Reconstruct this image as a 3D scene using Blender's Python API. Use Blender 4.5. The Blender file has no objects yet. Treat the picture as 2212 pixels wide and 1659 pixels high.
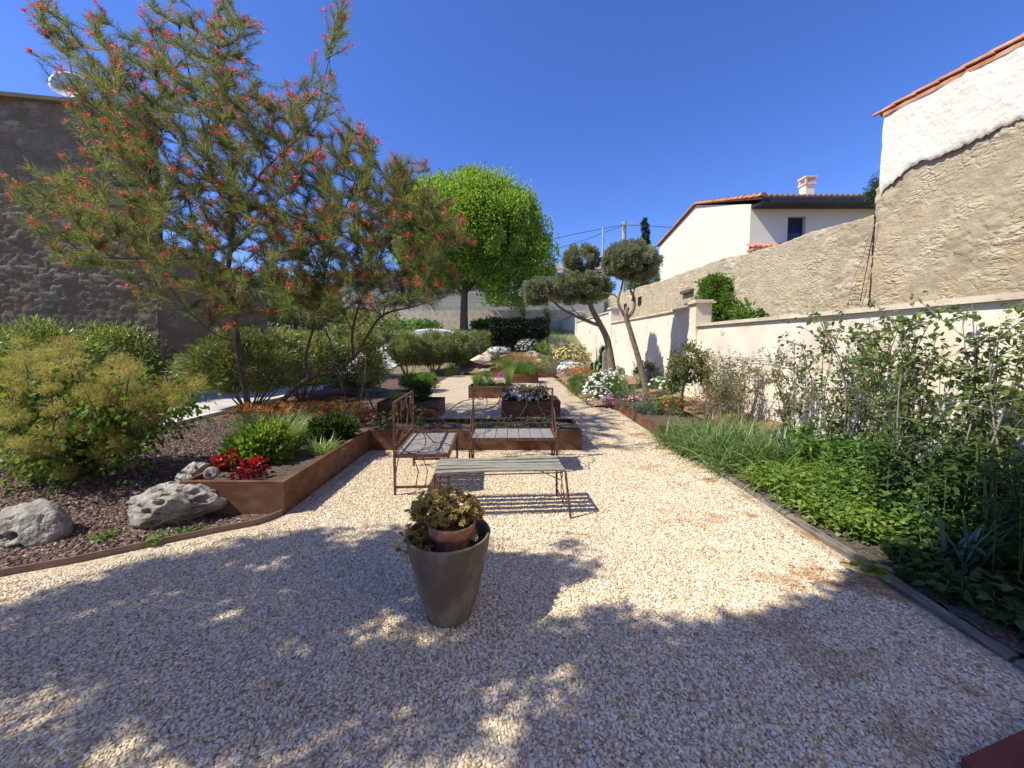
import bpy, math, random
import numpy as np
from mathutils import Vector
S = bpy.context.scene
COL = S.collection
# ------------------------------------------------------------------ camera
H = 1.55; PITCH = math.radians(3.5); F = 830.0; W2 = 1106.0; H2 = 829.5
SY = (math.tan(PITCH) - (H2 - 739.0) / F) * F / 2212.0
cd = bpy.data.cameras.new("camera"); cam = bpy.data.objects.new("camera", cd); COL.objects.link(cam)
cam.location = (0, 0, H); cam.rotation_euler = (math.pi / 2 - PITCH, 0, 0)
cd.sensor_width = 36; cd.lens = F / 2212 * 36; cd.shift_y = SY; cd.clip_start = .05; cd.clip_end = 2000
S.camera = cam
# ------------------------------------------------------------------ light
ELEV = math.radians(50); AZ = (-0.95, -0.31)
_n = math.hypot(*AZ); SUN = Vector((AZ[0] / _n * math.cos(ELEV), AZ[1] / _n * math.cos(ELEV), math.sin(ELEV)))
ld = bpy.data.lights.new("sun", 'SUN'); lo = bpy.data.objects.new("sun", ld); COL.objects.link(lo)
ld.energy = 5.0; ld.angle = math.radians(.53); ld.color = (1, .955, .83)
lo.rotation_euler = SUN.to_track_quat('Z', 'Y').to_euler()
wd = bpy.data.worlds.new("World"); S.world = wd; wd.use_nodes = True
nt = wd.node_tree; bgn = nt.nodes['Background']
sky = nt.nodes.new('ShaderNodeTexSky'); sky.sky_type = 'NISHITA'; sky.sun_disc = False
sky.sun_elevation = ELEV; sky.sun_rotation = math.atan2(SUN.x, SUN.y)
sky.air_density = 1.0; sky.dust_density = 0.3; sky.ozone_density = 6.0
hs = nt.nodes.new('ShaderNodeHueSaturation'); hs.inputs['Saturation'].default_value = 1.12
tn = nt.nodes.new('ShaderNodeMix'); tn.data_type = 'RGBA'; tn.blend_type = 'MULTIPLY'; tn.inputs[0].default_value = 1; tn.inputs[7].default_value = (1.08, 1.05, 1.5, 1)
nt.links.new(sky.outputs[0], hs.inputs['Color']); nt.links.new(hs.outputs[0], tn.inputs[6]); nt.links.new(tn.outputs[2], bgn.inputs[0])
bgn.inputs[1].default_value = 0.115
S.view_settings.view_transform = 'Standard'; S.view_settings.look = 'None'
S.view_settings.exposure = 0.3; S.view_settings.gamma = 1
S.cycles.max_bounces = 6; S.cycles.transparent_max_bounces = 4
# ------------------------------------------------------------------ pixel helpers (2212x1659 view of the photo)
def ray(x, y):
    u = (x - W2) / F; v = (H2 - y) / F + SY * 2212 / F
    c, s = math.cos(PITCH), math.sin(PITCH)
    return np.array([u, c + v * s, -s + v * c])
def P(x, y, z=0.0):
    d = ray(x, y); t = (z - H) / d[2]; return np.array([0, 0, H]) + d * t
def Q(x, y, Y):
    d = ray(x, y); return np.array([0, 0, H]) + d * (Y / d[1])
def QX(x, y, X):
    d = ray(x, y); return np.array([0, 0, H]) + d * (X / d[0])
# ------------------------------------------------------------------ materials
def new_mat(name):
    m = bpy.data.materials.new(name); m.use_nodes = True
    return m, m.node_tree, m.node_tree.nodes['Principled BSDF']
def ramp(nt, stops, fac=None, interp='LINEAR'):
    r = nt.nodes.new('ShaderNodeValToRGB'); r.color_ramp.interpolation = interp
    e = r.color_ramp.elements
    while len(e) > 1: e.remove(e[-1])
    e[0].position = stops[0][0]; e[0].color = (*stops[0][1], 1)
    for p, c in stops[1:]:
        k = e.new(p); k.color = (*c, 1)
    if fac is not None: nt.links.new(fac, r.inputs[0])
    return r
def geopos(nt, scale=None):
    g = nt.nodes.new('ShaderNodeNewGeometry'); o = g.outputs['Position']
    if scale is not None:
        m = nt.nodes.new('ShaderNodeVectorMath'); m.operation = 'MULTIPLY'; m.inputs[1].default_value = scale
        nt.links.new(o, m.inputs[0]); o = m.outputs[0]
    return o
def noise(nt, vec, scale, detail=4, rough=.6):
    n = nt.nodes.new('ShaderNodeTexNoise'); n.inputs['Scale'].default_value = scale
    n.inputs['Detail'].default_value = detail; n.inputs['Roughness'].default_value = rough
    nt.links.new(vec, n.inputs['Vector']); return n
def mix(nt, fac, a, b, mode='MIX'):
    m = nt.nodes.new('ShaderNodeMix'); m.data_type = 'RGBA'; m.blend_type = mode
    for sock, v in ((m.inputs[0], fac), (m.inputs[6], a), (m.inputs[7], b)):
        if hasattr(v, 'is_linked'): nt.links.new(v, sock)
        elif isinstance(v, (int, float)): sock.default_value = v
        else: sock.default_value = (*v, 1)
    return m.outputs[2]
def bump(nt, h, b, strength=.5, dist=.02):
    n = nt.nodes.new('ShaderNodeBump'); n.inputs['Strength'].default_value = strength; n.inputs['Distance'].default_value = dist
    nt.links.new(h, n.inputs['Height']); nt.links.new(n.outputs[0], b.inputs['Normal'])
def noisy(name, stops, scale=6, rough=.8, bscale=40, bstr=.4, bdist=.01, spec=.3, metal=0, stretch=None, detail=5, second=None):
    m, nt, b = new_mat(name)
    pos = geopos(nt, stretch)
    n = noise(nt, pos, scale, detail)
    r = ramp(nt, stops, n.outputs[0]); col = r.outputs[0]
    if second:
        n3 = noise(nt, pos, second[0], 3); r3 = ramp(nt, [(second[1], (0, 0, 0)), (second[2], (1, 1, 1))], n3.outputs[0])
        col = mix(nt, r3.outputs[0], col, second[3])
    nt.links.new(col, b.inputs['Base Color'])
    b.inputs['Roughness'].default_value = rough; b.inputs['Specular IOR Level'].default_value = spec; b.inputs['Metallic'].default_value = metal
    n2 = noise(nt, pos, bscale, 4); bump(nt, n2.outputs[0], b, bstr, bdist)
    return m
def leafm(name, stops, trans=.3, rough=.45, tint=(1.0, 1.0, .5), spec=.4):
    m, nt, b = new_mat(name)
    a = nt.nodes.new('ShaderNodeAttribute'); a.attribute_name = 'var'
    r = ramp(nt, stops, a.outputs['Fac'])
    nt.links.new(r.outputs[0], b.inputs['Base Color']); b.inputs['Roughness'].default_value = rough
    b.inputs['Specular IOR Level'].default_value = spec
    t = nt.nodes.new('ShaderNodeBsdfTranslucent'); c = mix(nt, 1.0, r.outputs[0], tint, 'MULTIPLY')
    g = nt.nodes.new('ShaderNodeVectorMath'); g.operation = 'SCALE'; g.inputs[3].default_value = 1.5
    nt.links.new(c, g.inputs[0]); nt.links.new(g.outputs[0], t.inputs[0])
    mx = nt.nodes.new('ShaderNodeMixShader'); mx.inputs[0].default_value = trans
    nt.links.new(b.outputs[0], mx.inputs[1]); nt.links.new(t.outputs[0], mx.inputs[2])
    nt.links.new(mx.outputs[0], nt.nodes['Material Output'].inputs[0])
    return m
def g3(a, b, c): return [(0, a), (.5, b), (1, c)]
M = {}
def pebble_ramp(kind):
    if kind == 'cream':
        return [(0, (.68, .57, .40)), (.16, (.84, .74, .55)), (.33, (.56, .41, .23)), (.44, (.80, .66, .45)), (.60, (.90, .84, .70)), (.70, (.36, .26, .15)), (.80, (.82, .68, .44)), (.88, (.62, .39, .16)), (.94, (.86, .80, .68)), (1, (.20, .15, .11))]
    return [(0, (.075, .042, .03)), (.25, (.15, .085, .06)), (.45, (.05, .032, .026)), (.6, (.23, .135, .09)), (.75, (.10, .062, .048)), (.88, (.30, .20, .135)), (1, (.38, .33, .27))]
def stain_mask(nt):
    pos = geopos(nt)
    n = noise(nt, pos, 2.3, 5, .65)
    r = ramp(nt, [(.52, (0, 0, 0)), (.62, (.85, .85, .85))], n.outputs[0])
    sx = nt.nodes.new('ShaderNodeSeparateXYZ'); nt.links.new(pos, sx.inputs[0])
    mr = nt.nodes.new('ShaderNodeMapRange'); mr.inputs[1].default_value = .9; mr.inputs[2].default_value = 2.2
    nt.links.new(sx.outputs[0], mr.inputs[0])
    mm = nt.nodes.new('ShaderNodeMath'); mm.operation = 'MULTIPLY'
    nt.links.new(r.outputs[0], mm.inputs[0]); nt.links.new(mr.outputs[0], mm.inputs[1])
    return mm.outputs[0]
def gravel_sheet(name, kind, scale):
    m, nt, b = new_mat(name)
    pos = geopos(nt)
    v = nt.nodes.new('ShaderNodeTexVoronoi'); v.inputs['Scale'].default_value = scale; nt.links.new(pos, v.inputs['Vector'])
    s = nt.nodes.new('ShaderNodeSeparateColor'); nt.links.new(v.outputs['Color'], s.inputs[0])
    r = ramp(nt, pebble_ramp(kind), s.outputs[0])
    dk = ramp(nt, [(0.25, (1, 1, 1)), (.75, (.35, .3, .25))], v.outputs['Distance'])
    c = mix(nt, .55, r.outputs[0], dk.outputs[0], 'MULTIPLY')
    big = noise(nt, pos, 1.1, 4); rb = ramp(nt, [(.35, (.86, .82, .76)), (.65, (1, 1, 1))], big.outputs[0])
    c = mix(nt, .8, c, rb.outputs[0], 'MULTIPLY')
    if kind == 'cream': c = mix(nt, stain_mask(nt), c, (.36, .19, .06))
    nt.links.new(c, b.inputs['Base Color']); b.inputs['Roughness'].default_value = .85
    inv = nt.nodes.new('ShaderNodeMath'); inv.operation = 'SUBTRACT'; inv.inputs[0].default_value = 1; nt.links.new(v.outputs['Distance'], inv.inputs[1])
    bump(nt, inv.outputs[0], b, .9, .6 / scale)
    return m
def pebble(name, kind):
    m, nt, b = new_mat(name)
    oi = nt.nodes.new('ShaderNodeObjectInfo')
    r = ramp(nt, pebble_ramp(kind), oi.outputs['Random'])
    n = noise(nt, geopos(nt), 180, 3); c = mix(nt, .35, r.outputs[0], n.outputs[0], 'OVERLAY')
    if kind == 'cream': c = mix(nt, stain_mask(nt), c, (.34, .18, .06))
    nt.links.new(c, b.inputs['Base Color']); b.inputs['Roughness'].default_value = .75
    return m
M['gravel'] = gravel_sheet('cream_gravel_sheet', 'cream', 70)
M['mulch'] = gravel_sheet('red_brown_gravel_sheet', 'mulch', 38)
M['pebble'] = pebble('cream_pebble', 'cream'); M['mpebble'] = pebble('brown_pebble', 'mulch')
M['earth'] = noisy('dry_ground', [(.3, (.13, .11, .05)), (.5, (.20, .17, .09)), (.7, (.30, .25, .16))], 2, .95, 30, .6, .03)
M['soil'] = noisy('planting_soil', [(.3, (.05, .036, .026)), (.5, (.12, .09, .065)), (.7, (.26, .2, .14))], 45, .95, 90, .9, .02)
M['drysoil'] = noisy('dry_bark_soil', [(.3, (.14, .085, .04)), (.5, (.30, .19, .10)), (.7, (.44, .31, .18))], 40, .95, 80, .9, .02)
M['drive'] = noisy('pale_concrete_drive', [(.3, (.42, .39, .35)), (.5, (.52, .49, .45)), (.7, (.60, .57, .53))], 3, .9, 60, .5, .01, detail=8)
M['kerbc'] = noisy('white_kerb_concrete', [(.3, (.58, .54, .48)), (.7, (.72, .69, .63))], 6, .9, 60, .4, .01)
M['corten'] = noisy('weathered_steel', [(.3, (.09, .042, .023)), (.5, (.145, .072, .039)), (.7, (.22, .118, .062))], 5, .75, 120, .25, .004, .25, detail=8, stretch=(1, 1, 2.2), second=(1.7, .5, .75, (.10, .035, .02)))
M['edging'] = noisy('rusty_edging_steel', [(.3, (.17, .11, .08)), (.7, (.27, .19, .14))], 7, .7, 100, .2, .004)
M['timber'] = noisy('dark_timber_kerb', [(.3, (.09, .075, .055)), (.5, (.17, .15, .115)), (.7, (.27, .24, .19))], 6, .9, 14, .8, .02, stretch=(6, 1, 6))
M['greywood'] = noisy('weathered_grey_wood', [(.3, (.16, .15, .115)), (.5, (.28, .265, .21)), (.7, (.40, .38, .31))], 6, .85, 8, .7, .008, stretch=(1.2, 14, 8))
M['plank'] = noisy('silvered_seat_plank', [(.3, (.20, .185, .17)), (.7, (.31, .29, .275))], 5, .8, 30, .25, .001, stretch=(9, 2, 4))
M['rust'] = noisy('rusty_iron', [(.3, (.06, .028, .018)), (.5, (.12, .055, .034)), (.7, (.21, .11, .07))], 30, .7, 150, .4, .002)
M['plaster'] = noisy('cream_plaster', [(.3, (.71, .625, .48)), (.5, (.79, .71, .57)), (.7, (.83, .76, .62))], 1.3, .9, 25, .25, .01, detail=8, second=(.7, .52, .72, (.60, .50, .38)))
M['white'] = noisy('rough_white_render', [(.3, (.68, .63, .51)), (.7, (.78, .73, .61))], 1.5, .9, 14, .6, .03, detail=8)
M['housewall'] = noisy('smooth_cream_render', [(.3, (.77, .685, .53)), (.7, (.81, .73, .58))], .6, .9, 60, .1, .005)
M['cap'] = noisy('sandstone_coping', [(.3, (.50, .40, .28)), (.5, (.64, .54, .40)), (.7, (.74, .65, .51))], 3, .85, 40, .3, .01)
M['tile'] = noisy('terracotta_roof_tile', [(.3, (.36, .14, .075)), (.5, (.52, .22, .12)), (.7, (.62, .38, .25))], 3.5, .85, 30, .4, .01)
M['tiledk'] = noisy('weathered_roof_tile', [(.3, (.14, .085, .06)), (.7, (.30, .20, .15))], 3.5, .9, 30, .4, .01)
M['darkmetal'] = noisy('anthracite_metal', [(.3, (.018, .018, .022)), (.7, (.04, .04, .045))], 5, .5, 50, .1, .005)
M['shutter'] = noisy('dark_blue_shutter', [(.3, (.012, .016, .035)), (.7, (.02, .026, .05))], 2, .5, 50, .1, .005)
M['lime'] = noisy('pitted_limestone', [(.3, (.14, .125, .10)), (.5, (.33, .30, .25)), (.7, (.52, .49, .42))], 9, .9, 24, 1.0, .035, detail=8)
M['clay'] = noisy('greybrown_fired_clay', [(.3, (.11, .088, .062)), (.5, (.16, .128, .09)), (.7, (.22, .18, .13))], 5, .75, 60, .25, .004, detail=8, stretch=(1, 1, .5), second=(5, .54, .70, (.27, .235, .185)))
M['terra'] = noisy('terracotta_pot', [(.3, (.23, .085, .045)), (.5, (.36, .15, .085)), (.7, (.48, .27, .19))], 11, .85, 70, .3, .004, detail=7, second=(6, .58, .66, (.55, .48, .42)))
M['redpaver'] = noisy('dark_red_paver', [(.3, (.11, .03, .022)), (.7, (.18, .055, .04))], 8, .85, 90, .4, .004)
M['bark'] = noisy('grey_brown_bark', [(.3, (.06, .045, .03)), (.5, (.13, .10, .07)), (.7, (.22, .18, .13))], 14, .95, 20, 1.0, .02, stretch=(3, 3, .7))
M['palebark'] = noisy('pale_olive_bark', [(.3, (.12, .095, .07)), (.5, (.24, .19, .14)), (.7, (.36, .30, .23))], 12, .95, 20, 1.0, .02, stretch=(3, 3, .7))
M['twig'] = noisy('dark_red_twig', [(.3, (.07, .035, .028)), (.7, (.15, .085, .06))], 10, .9, 30, .3, .01)
M['greystem'] = noisy('grey_stem', [(.3, (.15, .13, .10)), (.7, (.30, .26, .21))], 12, .9, 30, .5, .01)
M['hose'] = noisy('black_hose_plastic', [(.3, (.012, .012, .012)), (.7, (.03, .03, .03))], 9, .5, 30, .1, .001)
M['yhose'] = noisy('yellow_hose_plastic', [(.3, (.55, .40, .10)), (.7, (.66, .50, .16))], 9, .5, 30, .1, .001)
M['block'] = None
M['wpaint'] = noisy('white_paint', [(.3, (.66, .67, .68)), (.7, (.72, .73, .74))], 2, .35, 50, .05, .001, .5)
M['glass'] = noisy('dark_glass', [(.3, (.015, .02, .03)), (.7, (.03, .04, .05))], 2, .08, 50, .0, .001, .6)
M['rubber'] = noisy('black_rubber', [(.3, (.012, .012, .012)), (.7, (.025, .025, .025))], 9, .8, 60, .3, .002)
M['galv'] = noisy('galvanised_metal', [(.3, (.38, .39, .40)), (.7, (.5, .51, .52))], 5, .5, 50, .1, .002, .5, .3)
M['concpole'] = noisy('concrete_pole', [(.3, (.36, .33, .28)), (.7, (.46, .43, .37))], 4, .9, 40, .3, .01)
M['darkhedge'] = leafm('dark_hedge_leaf', g3((.008, .014, .006), (.018, .03, .012), (.04, .06, .022)), .15, .5)
M['oleander'] = leafm('oleander_leaf', g3((.10, .13, .035), (.24, .27, .09), (.46, .46, .24)), .35, .35, spec=.6)
M['oleander2'] = leafm('bright_hedge_leaf', g3((.09, .13, .03), (.22, .28, .08), (.50, .54, .24)), .35, .3, spec=.7)
M['grev'] = leafm('needle_leaf', g3((.09, .115, .05), (.17, .195, .085), (.32, .29, .10)), .45, .5)
M['redfl'] = leafm('coral_red_flower', g3((.45, .05, .04), (.68, .10, .09), (.85, .26, .20)), .35, .5, (1, .7, .6))
M['olive'] = leafm('olive_leaf', g3((.12, .14, .08), (.26, .28, .17), (.50, .51, .38)), .25, .45)
M['plane'] = leafm('lime_green_leaf', g3((.15, .235, .04), (.25, .37, .07), (.38, .50, .14)), .5, .6, (1, 1, .4))
M['smoke'] = leafm('smoke_plume', g3((.26, .25, .06), (.38, .34, .11), (.52, .44, .19)), .45, .8, (1, .95, .6))
M['smokeleaf'] = leafm('smokebush_leaf', g3((.05, .10, .02), (.11, .19, .04), (.22, .33, .07)), .4, .6, spec=.2)
M['green'] = leafm('mid_green_leaf', g3((.05, .10, .018), (.12, .22, .04), (.26, .38, .09)), .4, .5)
M['lime_green'] = leafm('yellow_green_leaf', g3((.09, .16, .022), (.19, .29, .045), (.37, .47, .10)), .42, .5)
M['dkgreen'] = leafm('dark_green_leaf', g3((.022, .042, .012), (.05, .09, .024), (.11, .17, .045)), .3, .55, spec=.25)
M['strap'] = leafm('strap_leaf', g3((.09, .14, .045), (.18, .27, .085), (.34, .42, .17)), .35, .4)
M['iris'] = leafm('bluegreen_sword_leaf', g3((.07, .12, .085), (.13, .20, .14), (.21, .29, .20)), .25, .4)
M['fine'] = leafm('feather_grass', g3((.14, .20, .05), (.25, .33, .10), (.42, .48, .22)), .45, .6)
M['grey_plant'] = leafm('grey_green_leaf', g3((.08, .11, .075), (.16, .20, .13), (.28, .32, .22)), .2, .5)
M['lilac'] = leafm('lilac_leaf', g3((.06, .10, .025), (.13, .19, .05), (.28, .35, .09)), .38, .45, spec=.35)
M['rose'] = leafm('rose_leaf', g3((.09, .10, .035), (.19, .20, .065), (.33, .30, .11)), .35, .45)
M['spent'] = leafm('spent_flower_brown', g3((.20, .12, .075), (.32, .20, .125), (.44, .31, .21)), .3, .8, (1, .9, .7))
M['whitefl'] = leafm('white_petal', g3((.7, .7, .68), (.8, .8, .79), (.86, .86, .85)), .3, .5, (1, 1, 1))
M['pinkfl'] = leafm('magenta_petal', g3((.42, .10, .30), (.58, .20, .42), (.72, .42, .60)), .3, .5, (1, .7, .9))
M['rosefl'] = leafm('salmon_petal', g3((.70, .32, .30), (.80, .46, .42), (.86, .60, .54)), .3, .5, (1, .8, .8))
M['orangefl'] = leafm('orange_petal', g3((.60, .22, .03), (.75, .34, .05), (.85, .48, .10)), .35, .5, (1, .8, .4))
M['yellowfl'] = leafm('yellow_petal', g3((.62, .48, .10), (.75, .62, .18), (.82, .74, .32)), .35, .5, (1, .9, .5))
M['tawny'] = leafm('tawny_grass', g3((.28, .18, .08), (.42, .28, .13), (.55, .42, .22)), .35, .7, (1, .9, .6))
M['redleaf'] = leafm('crimson_leaf', g3((.10, .008, .012), (.32, .015, .02), (.62, .03, .04)), .35, .35, (1, .4, .4))
M['succ'] = leafm('bronze_succulent', g3((.30, .16, .07), (.44, .36, .13), (.62, .50, .26)), .35, .6)
M['cactus'] = noisy('cactus_pad', [(.3, (.16, .22, .12)), (.7, (.26, .33, .19))], 9, .7, 60, .3, .004)
M['cypress'] = leafm('cypress_leaf', g3((.015, .03, .012), (.03, .055, .02), (.06, .09, .03)), .1, .6)
M['bean'] = leafm('climber_leaf', g3((.03, .08, .02), (.07, .16, .035), (.16, .28, .07)), .35, .4)
def rubble_mat(name, stops, mortar):
    m, nt, b = new_mat(name)
    a = nt.nodes.new('ShaderNodeAttribute'); a.attribute_name = 'var'
    a2 = nt.nodes.new('ShaderNodeAttribute'); a2.attribute_name = 'joint'
    r = ramp(nt, stops, a.outputs['Fac'])
    pos = geopos(nt)
    n = noise(nt, pos, 3.5, 8); rn = ramp(nt, [(.3, (.72, .70, .66)), (.7, (1.1, 1.06, 1.0))], n.outputs[0])
    c = mix(nt, a2.outputs['Fac'], r.outputs[0], mortar)
    c = mix(nt, .8, c, rn.outputs[0], 'MULTIPLY')
    nb = noise(nt, pos, .5, 3); rb = ramp(nt, [(.60, (0, 0, 0)), (.78, (.6, .6, .6))], nb.outputs[0])
    c = mix(nt, rb.outputs[0], c, mix(nt, 1.0, c, (1.08, .9, .7), 'MULTIPLY'))
    nt.links.new(c, b.inputs['Base Color']); b.inputs['Roughness'].default_value = .95; b.inputs['Specular IOR Level'].default_value = .1
    pw = nt.nodes.new('ShaderNodeVectorMath'); pw.operation = 'MULTIPLY'; pw.inputs[1].default_value = (1, 1, 2.1); nt.links.new(pos, pw.inputs[0])
    dn = noise(nt, pos, 4, 4); ad = nt.nodes.new('ShaderNodeVectorMath'); ad.operation = 'MULTIPLY_ADD'; ad.inputs[1].default_value = (.22, .22, .22)
    nt.links.new(dn.outputs['Color'], ad.inputs[0]); nt.links.new(pw.outputs[0], ad.inputs[2])
    vo = nt.nodes.new('ShaderNodeTexVoronoi'); vo.feature = 'DISTANCE_TO_EDGE'; vo.inputs['Scale'].default_value = 6.5; nt.links.new(ad.outputs[0], vo.inputs['Vector'])
    rv = ramp(nt, [(0, (0, 0, 0)), (.22, (1, 1, 1))], vo.outputs['Distance']); mk = noise(nt, pos, 1.7, 3); rmk = ramp(nt, [(.42, (0, 0, 0)), (.62, (.45, .45, .45))], mk.outputs[0])
    n2 = noise(nt, pos, 22, 7, .75); hm = mix(nt, rmk.outputs[0], n2.outputs[0], rv.outputs[0]); bump(nt, hm, b, 1.0, .05)
    return m
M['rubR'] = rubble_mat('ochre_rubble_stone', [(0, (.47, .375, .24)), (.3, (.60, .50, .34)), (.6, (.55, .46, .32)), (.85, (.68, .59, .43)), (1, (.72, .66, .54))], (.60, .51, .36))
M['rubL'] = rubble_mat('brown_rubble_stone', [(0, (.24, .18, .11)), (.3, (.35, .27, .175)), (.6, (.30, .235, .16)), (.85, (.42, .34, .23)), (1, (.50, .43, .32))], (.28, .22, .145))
def block_mat():
    m, nt, b = new_mat('grey_concrete_block')
    br = nt.nodes.new('ShaderNodeTexBrick'); pos = geopos(nt)
    cx = nt.nodes.new('ShaderNodeSeparateXYZ'); cb = nt.nodes.new('ShaderNodeCombineXYZ'); nt.links.new(pos, cx.inputs[0])
    nt.links.new(cx.outputs[0], cb.inputs[0]); nt.links.new(cx.outputs[2], cb.inputs[1]); nt.links.new(cb.outputs[0], br.inputs['Vector'])
    br.inputs['Scale'].default_value = 1; br.inputs['Brick Width'].default_value = .8; br.inputs['Row Height'].default_value = .35; br.inputs['Mortar Size'].default_value = .02
    br.inputs['Color1'].default_value = (.34, .35, .35, 1); br.inputs['Color2'].default_value = (.42, .42, .42, 1); br.inputs['Mortar'].default_value = (.27, .27, .27, 1)
    nt.links.new(br.outputs[0], b.inputs['Base Color']); b.inputs['Roughness'].default_value = .95
    return m
M['block'] = block_mat()
# ------------------------------------------------------------------ mesh builder
class Geo:
    def __init__(s): s.v = []; s.f = []; s.var = []; s.mi = []; s.n = 0; s.jt = []
    def add(s, v, f, var=.5, mi=0, joint=None):
        v = np.asarray(v, float).reshape(-1, 3)
        if isinstance(f, list):
            f = [list(q) for q in f]; ln = sorted({len(q) for q in f})
            if len(ln) > 1:
                s.add(v, [q for q in f if len(q) == ln[0]], var, mi, joint)
                for k in ln[1:]:
                    s.f.append(np.array([q for q in f if len(q) == k]) + (s.n - len(v))); s.mi.append(np.full(len(s.f[-1]), mi))
                return s
        f = np.asarray(f, int)
        if f.size == 0: return s
        s.v.append(v); s.f.append(f + s.n); s.mi.append(np.full(len(f), mi))
        va = np.asarray(var, float); s.var.append(np.full(len(v), float(va)) if va.ndim == 0 else va)
        s.jt.append(np.zeros(len(v)) if joint is None else joint)
        s.n += len(v); return s
    def build(s, name, mats, parent=None, smooth=False, origin=None):
        if s.n == 0: return None
        V = np.concatenate(s.v); me = bpy.data.meshes.new(name)
        if parent is not None: origin = np.array(parent['_o'])
        elif origin is None: origin = np.array([V[:, 0].mean(), V[:, 1].mean(), V[:, 2].min()])
        V = V - origin
        me.vertices.add(len(V)); me.vertices.foreach_set('co', V.astype(np.float32).ravel())
        tot = np.concatenate([np.full(len(f), f.shape[1]) for f in s.f]); loops = np.concatenate([f.ravel() for f in s.f])
        me.loops.add(len(loops)); me.loops.foreach_set('vertex_index', loops.astype(np.int32))
        me.polygons.add(len(tot)); st = np.concatenate([[0], np.cumsum(tot)[:-1]])
        me.polygons.foreach_set('loop_start', st.astype(np.int32)); me.polygons.foreach_set('loop_total', tot.astype(np.int32))
        me.polygons.foreach_set('material_index', np.concatenate(s.mi).astype(np.int32))
        me.polygons.foreach_set('use_smooth', np.full(len(tot), bool(smooth)))
        me.update(calc_edges=True)
        a = me.attributes.new('var', 'FLOAT', 'POINT'); a.data.foreach_set('value', np.concatenate(s.var).astype(np.float32))
        j = np.concatenate(s.jt)
        if j.any():
            a = me.attributes.new('joint', 'FLOAT', 'POINT'); a.data.foreach_set('value', j.astype(np.float32))
        for m in (mats if isinstance(mats, (list, tuple)) else [mats]): me.materials.append(M[m] if isinstance(m, str) else m)
        o = bpy.data.objects.new(name, me); COL.objects.link(o)
        if parent is not None: o.parent = ROOTS[parent['_id']]
        else: o.location = origin
        return o
ROOTS = {}
def tag(o, label=None, cat=None, group=None, kind=None):
    if label: o['label'] = label
    if cat: o['category'] = cat
    if group: o['group'] = group
    if kind: o['kind'] = kind
    return o
def thing(name, loc, label, cat, group=None):
    o = bpy.data.objects.new(name, None); COL.objects.link(o); o.location = [float(x) for x in loc]; o.empty_display_size = .1
    tag(o, label, cat, group); k = len(ROOTS); ROOTS[k] = o
    return {'_id': k, '_o': [float(x) for x in loc], 'o': o}
def sub(o, parent_desc):   # make an object usable as parent for a sub-part (parent meshes sit at the thing's origin)
    k = len(ROOTS); ROOTS[k] = o; return {'_id': k, '_o': parent_desc['_o'], 'o': o}
R = np.random.default_rng(7)
def unit(v): return v / np.maximum(np.linalg.norm(v, axis=-1, keepdims=True), 1e-9)
def box(g, c, s, rz=0, var=.5, mi=0, tilt=None):
    x, y, z = np.array(s) / 2
    v = np.array([[-x, -y, -z], [x, -y, -z], [x, y, -z], [-x, y, -z], [-x, -y, z], [x, -y, z], [x, y, z], [-x, y, z]])
    if tilt is not None:
        a = tilt; v = v @ np.array([[1, 0, 0], [0, math.cos(a), math.sin(a)], [0, -math.sin(a), math.cos(a)]])
    cr, sr = math.cos(rz), math.sin(rz)
    v = v @ np.array([[cr, sr, 0], [-sr, cr, 0], [0, 0, 1]]) + np.array(c)
    g.add(v, [[0, 3, 2, 1], [4, 5, 6, 7], [0, 1, 5, 4], [1, 2, 6, 5], [2, 3, 7, 6], [3, 0, 4, 7]], var, mi)
def bbox(g, x0, x1, y0, y1, z0, z1, mi=0): box(g, ((x0 + x1) / 2, (y0 + y1) / 2, (z0 + z1) / 2), (x1 - x0, y1 - y0, z1 - z0), mi=mi)
def tube(g, pts, rad, sides=6, var=.5, mi=0, smooth_n=0, cap=True):
    p = np.asarray(pts, float)
    r = np.broadcast_to(np.asarray(rad, float), (len(p),)) if np.ndim(rad) == 0 else np.asarray(rad, float)
    if smooth_n:
        t = np.linspace(0, len(p) - 1, smooth_n); idx = np.arange(len(p))
        # catmull-rom
        def cr(t):
            i = np.clip(np.floor(t).astype(int), 0, len(p) - 2); u = (t - i)[:, None]
            p0 = p[np.maximum(i - 1, 0)]; p1 = p[i]; p2 = p[i + 1]; p3 = p[np.minimum(i + 2, len(p) - 1)]
            return .5 * (2 * p1 + (p2 - p0) * u + (2 * p0 - 5 * p1 + 4 * p2 - p3) * u ** 2 + (3 * p1 - p0 - 3 * p2 + p3) * u ** 3)
        r = np.interp(t, idx, r); p = cr(t)
    d = unit(np.gradient(p, axis=0)); n = len(p)
    ref = np.array([0, 0, 1.]) if abs(d[0][2]) < .9 else np.array([1., 0, 0])
    u = unit(np.cross(d[0], ref)); us = []
    for i in range(n):
        u = u - d[i] * np.dot(u, d[i]); u = u / max(np.linalg.norm(u), 1e-9); us.append(u)
    us = np.array(us); w = np.cross(d, us); a = np.arange(sides) * 2 * math.pi / sides
    ring = p[:, None, :] + r[:, None, None] * (np.cos(a)[None, :, None] * us[:, None, :] + np.sin(a)[None, :, None] * w[:, None, :])
    i = np.arange(n - 1)[:, None] * sides; j = np.arange(sides)[None, :]; k = (j + 1) % sides
    f = np.stack([i + j, i + k, i + sides + k, i + sides + j], -1).reshape(-1, 4)
    g.add(ring.reshape(-1, 3), f, var, mi)
    if cap and sides > 2:
        for b, s in ((ring[0], -1), (ring[-1], 1)):
            g.add(np.vstack([b, b.mean(0)]), [[q, (q + 1) % sides, sides] if s > 0 else [(q + 1) % sides, q, sides] for q in range(sides)], var, mi)
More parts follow.
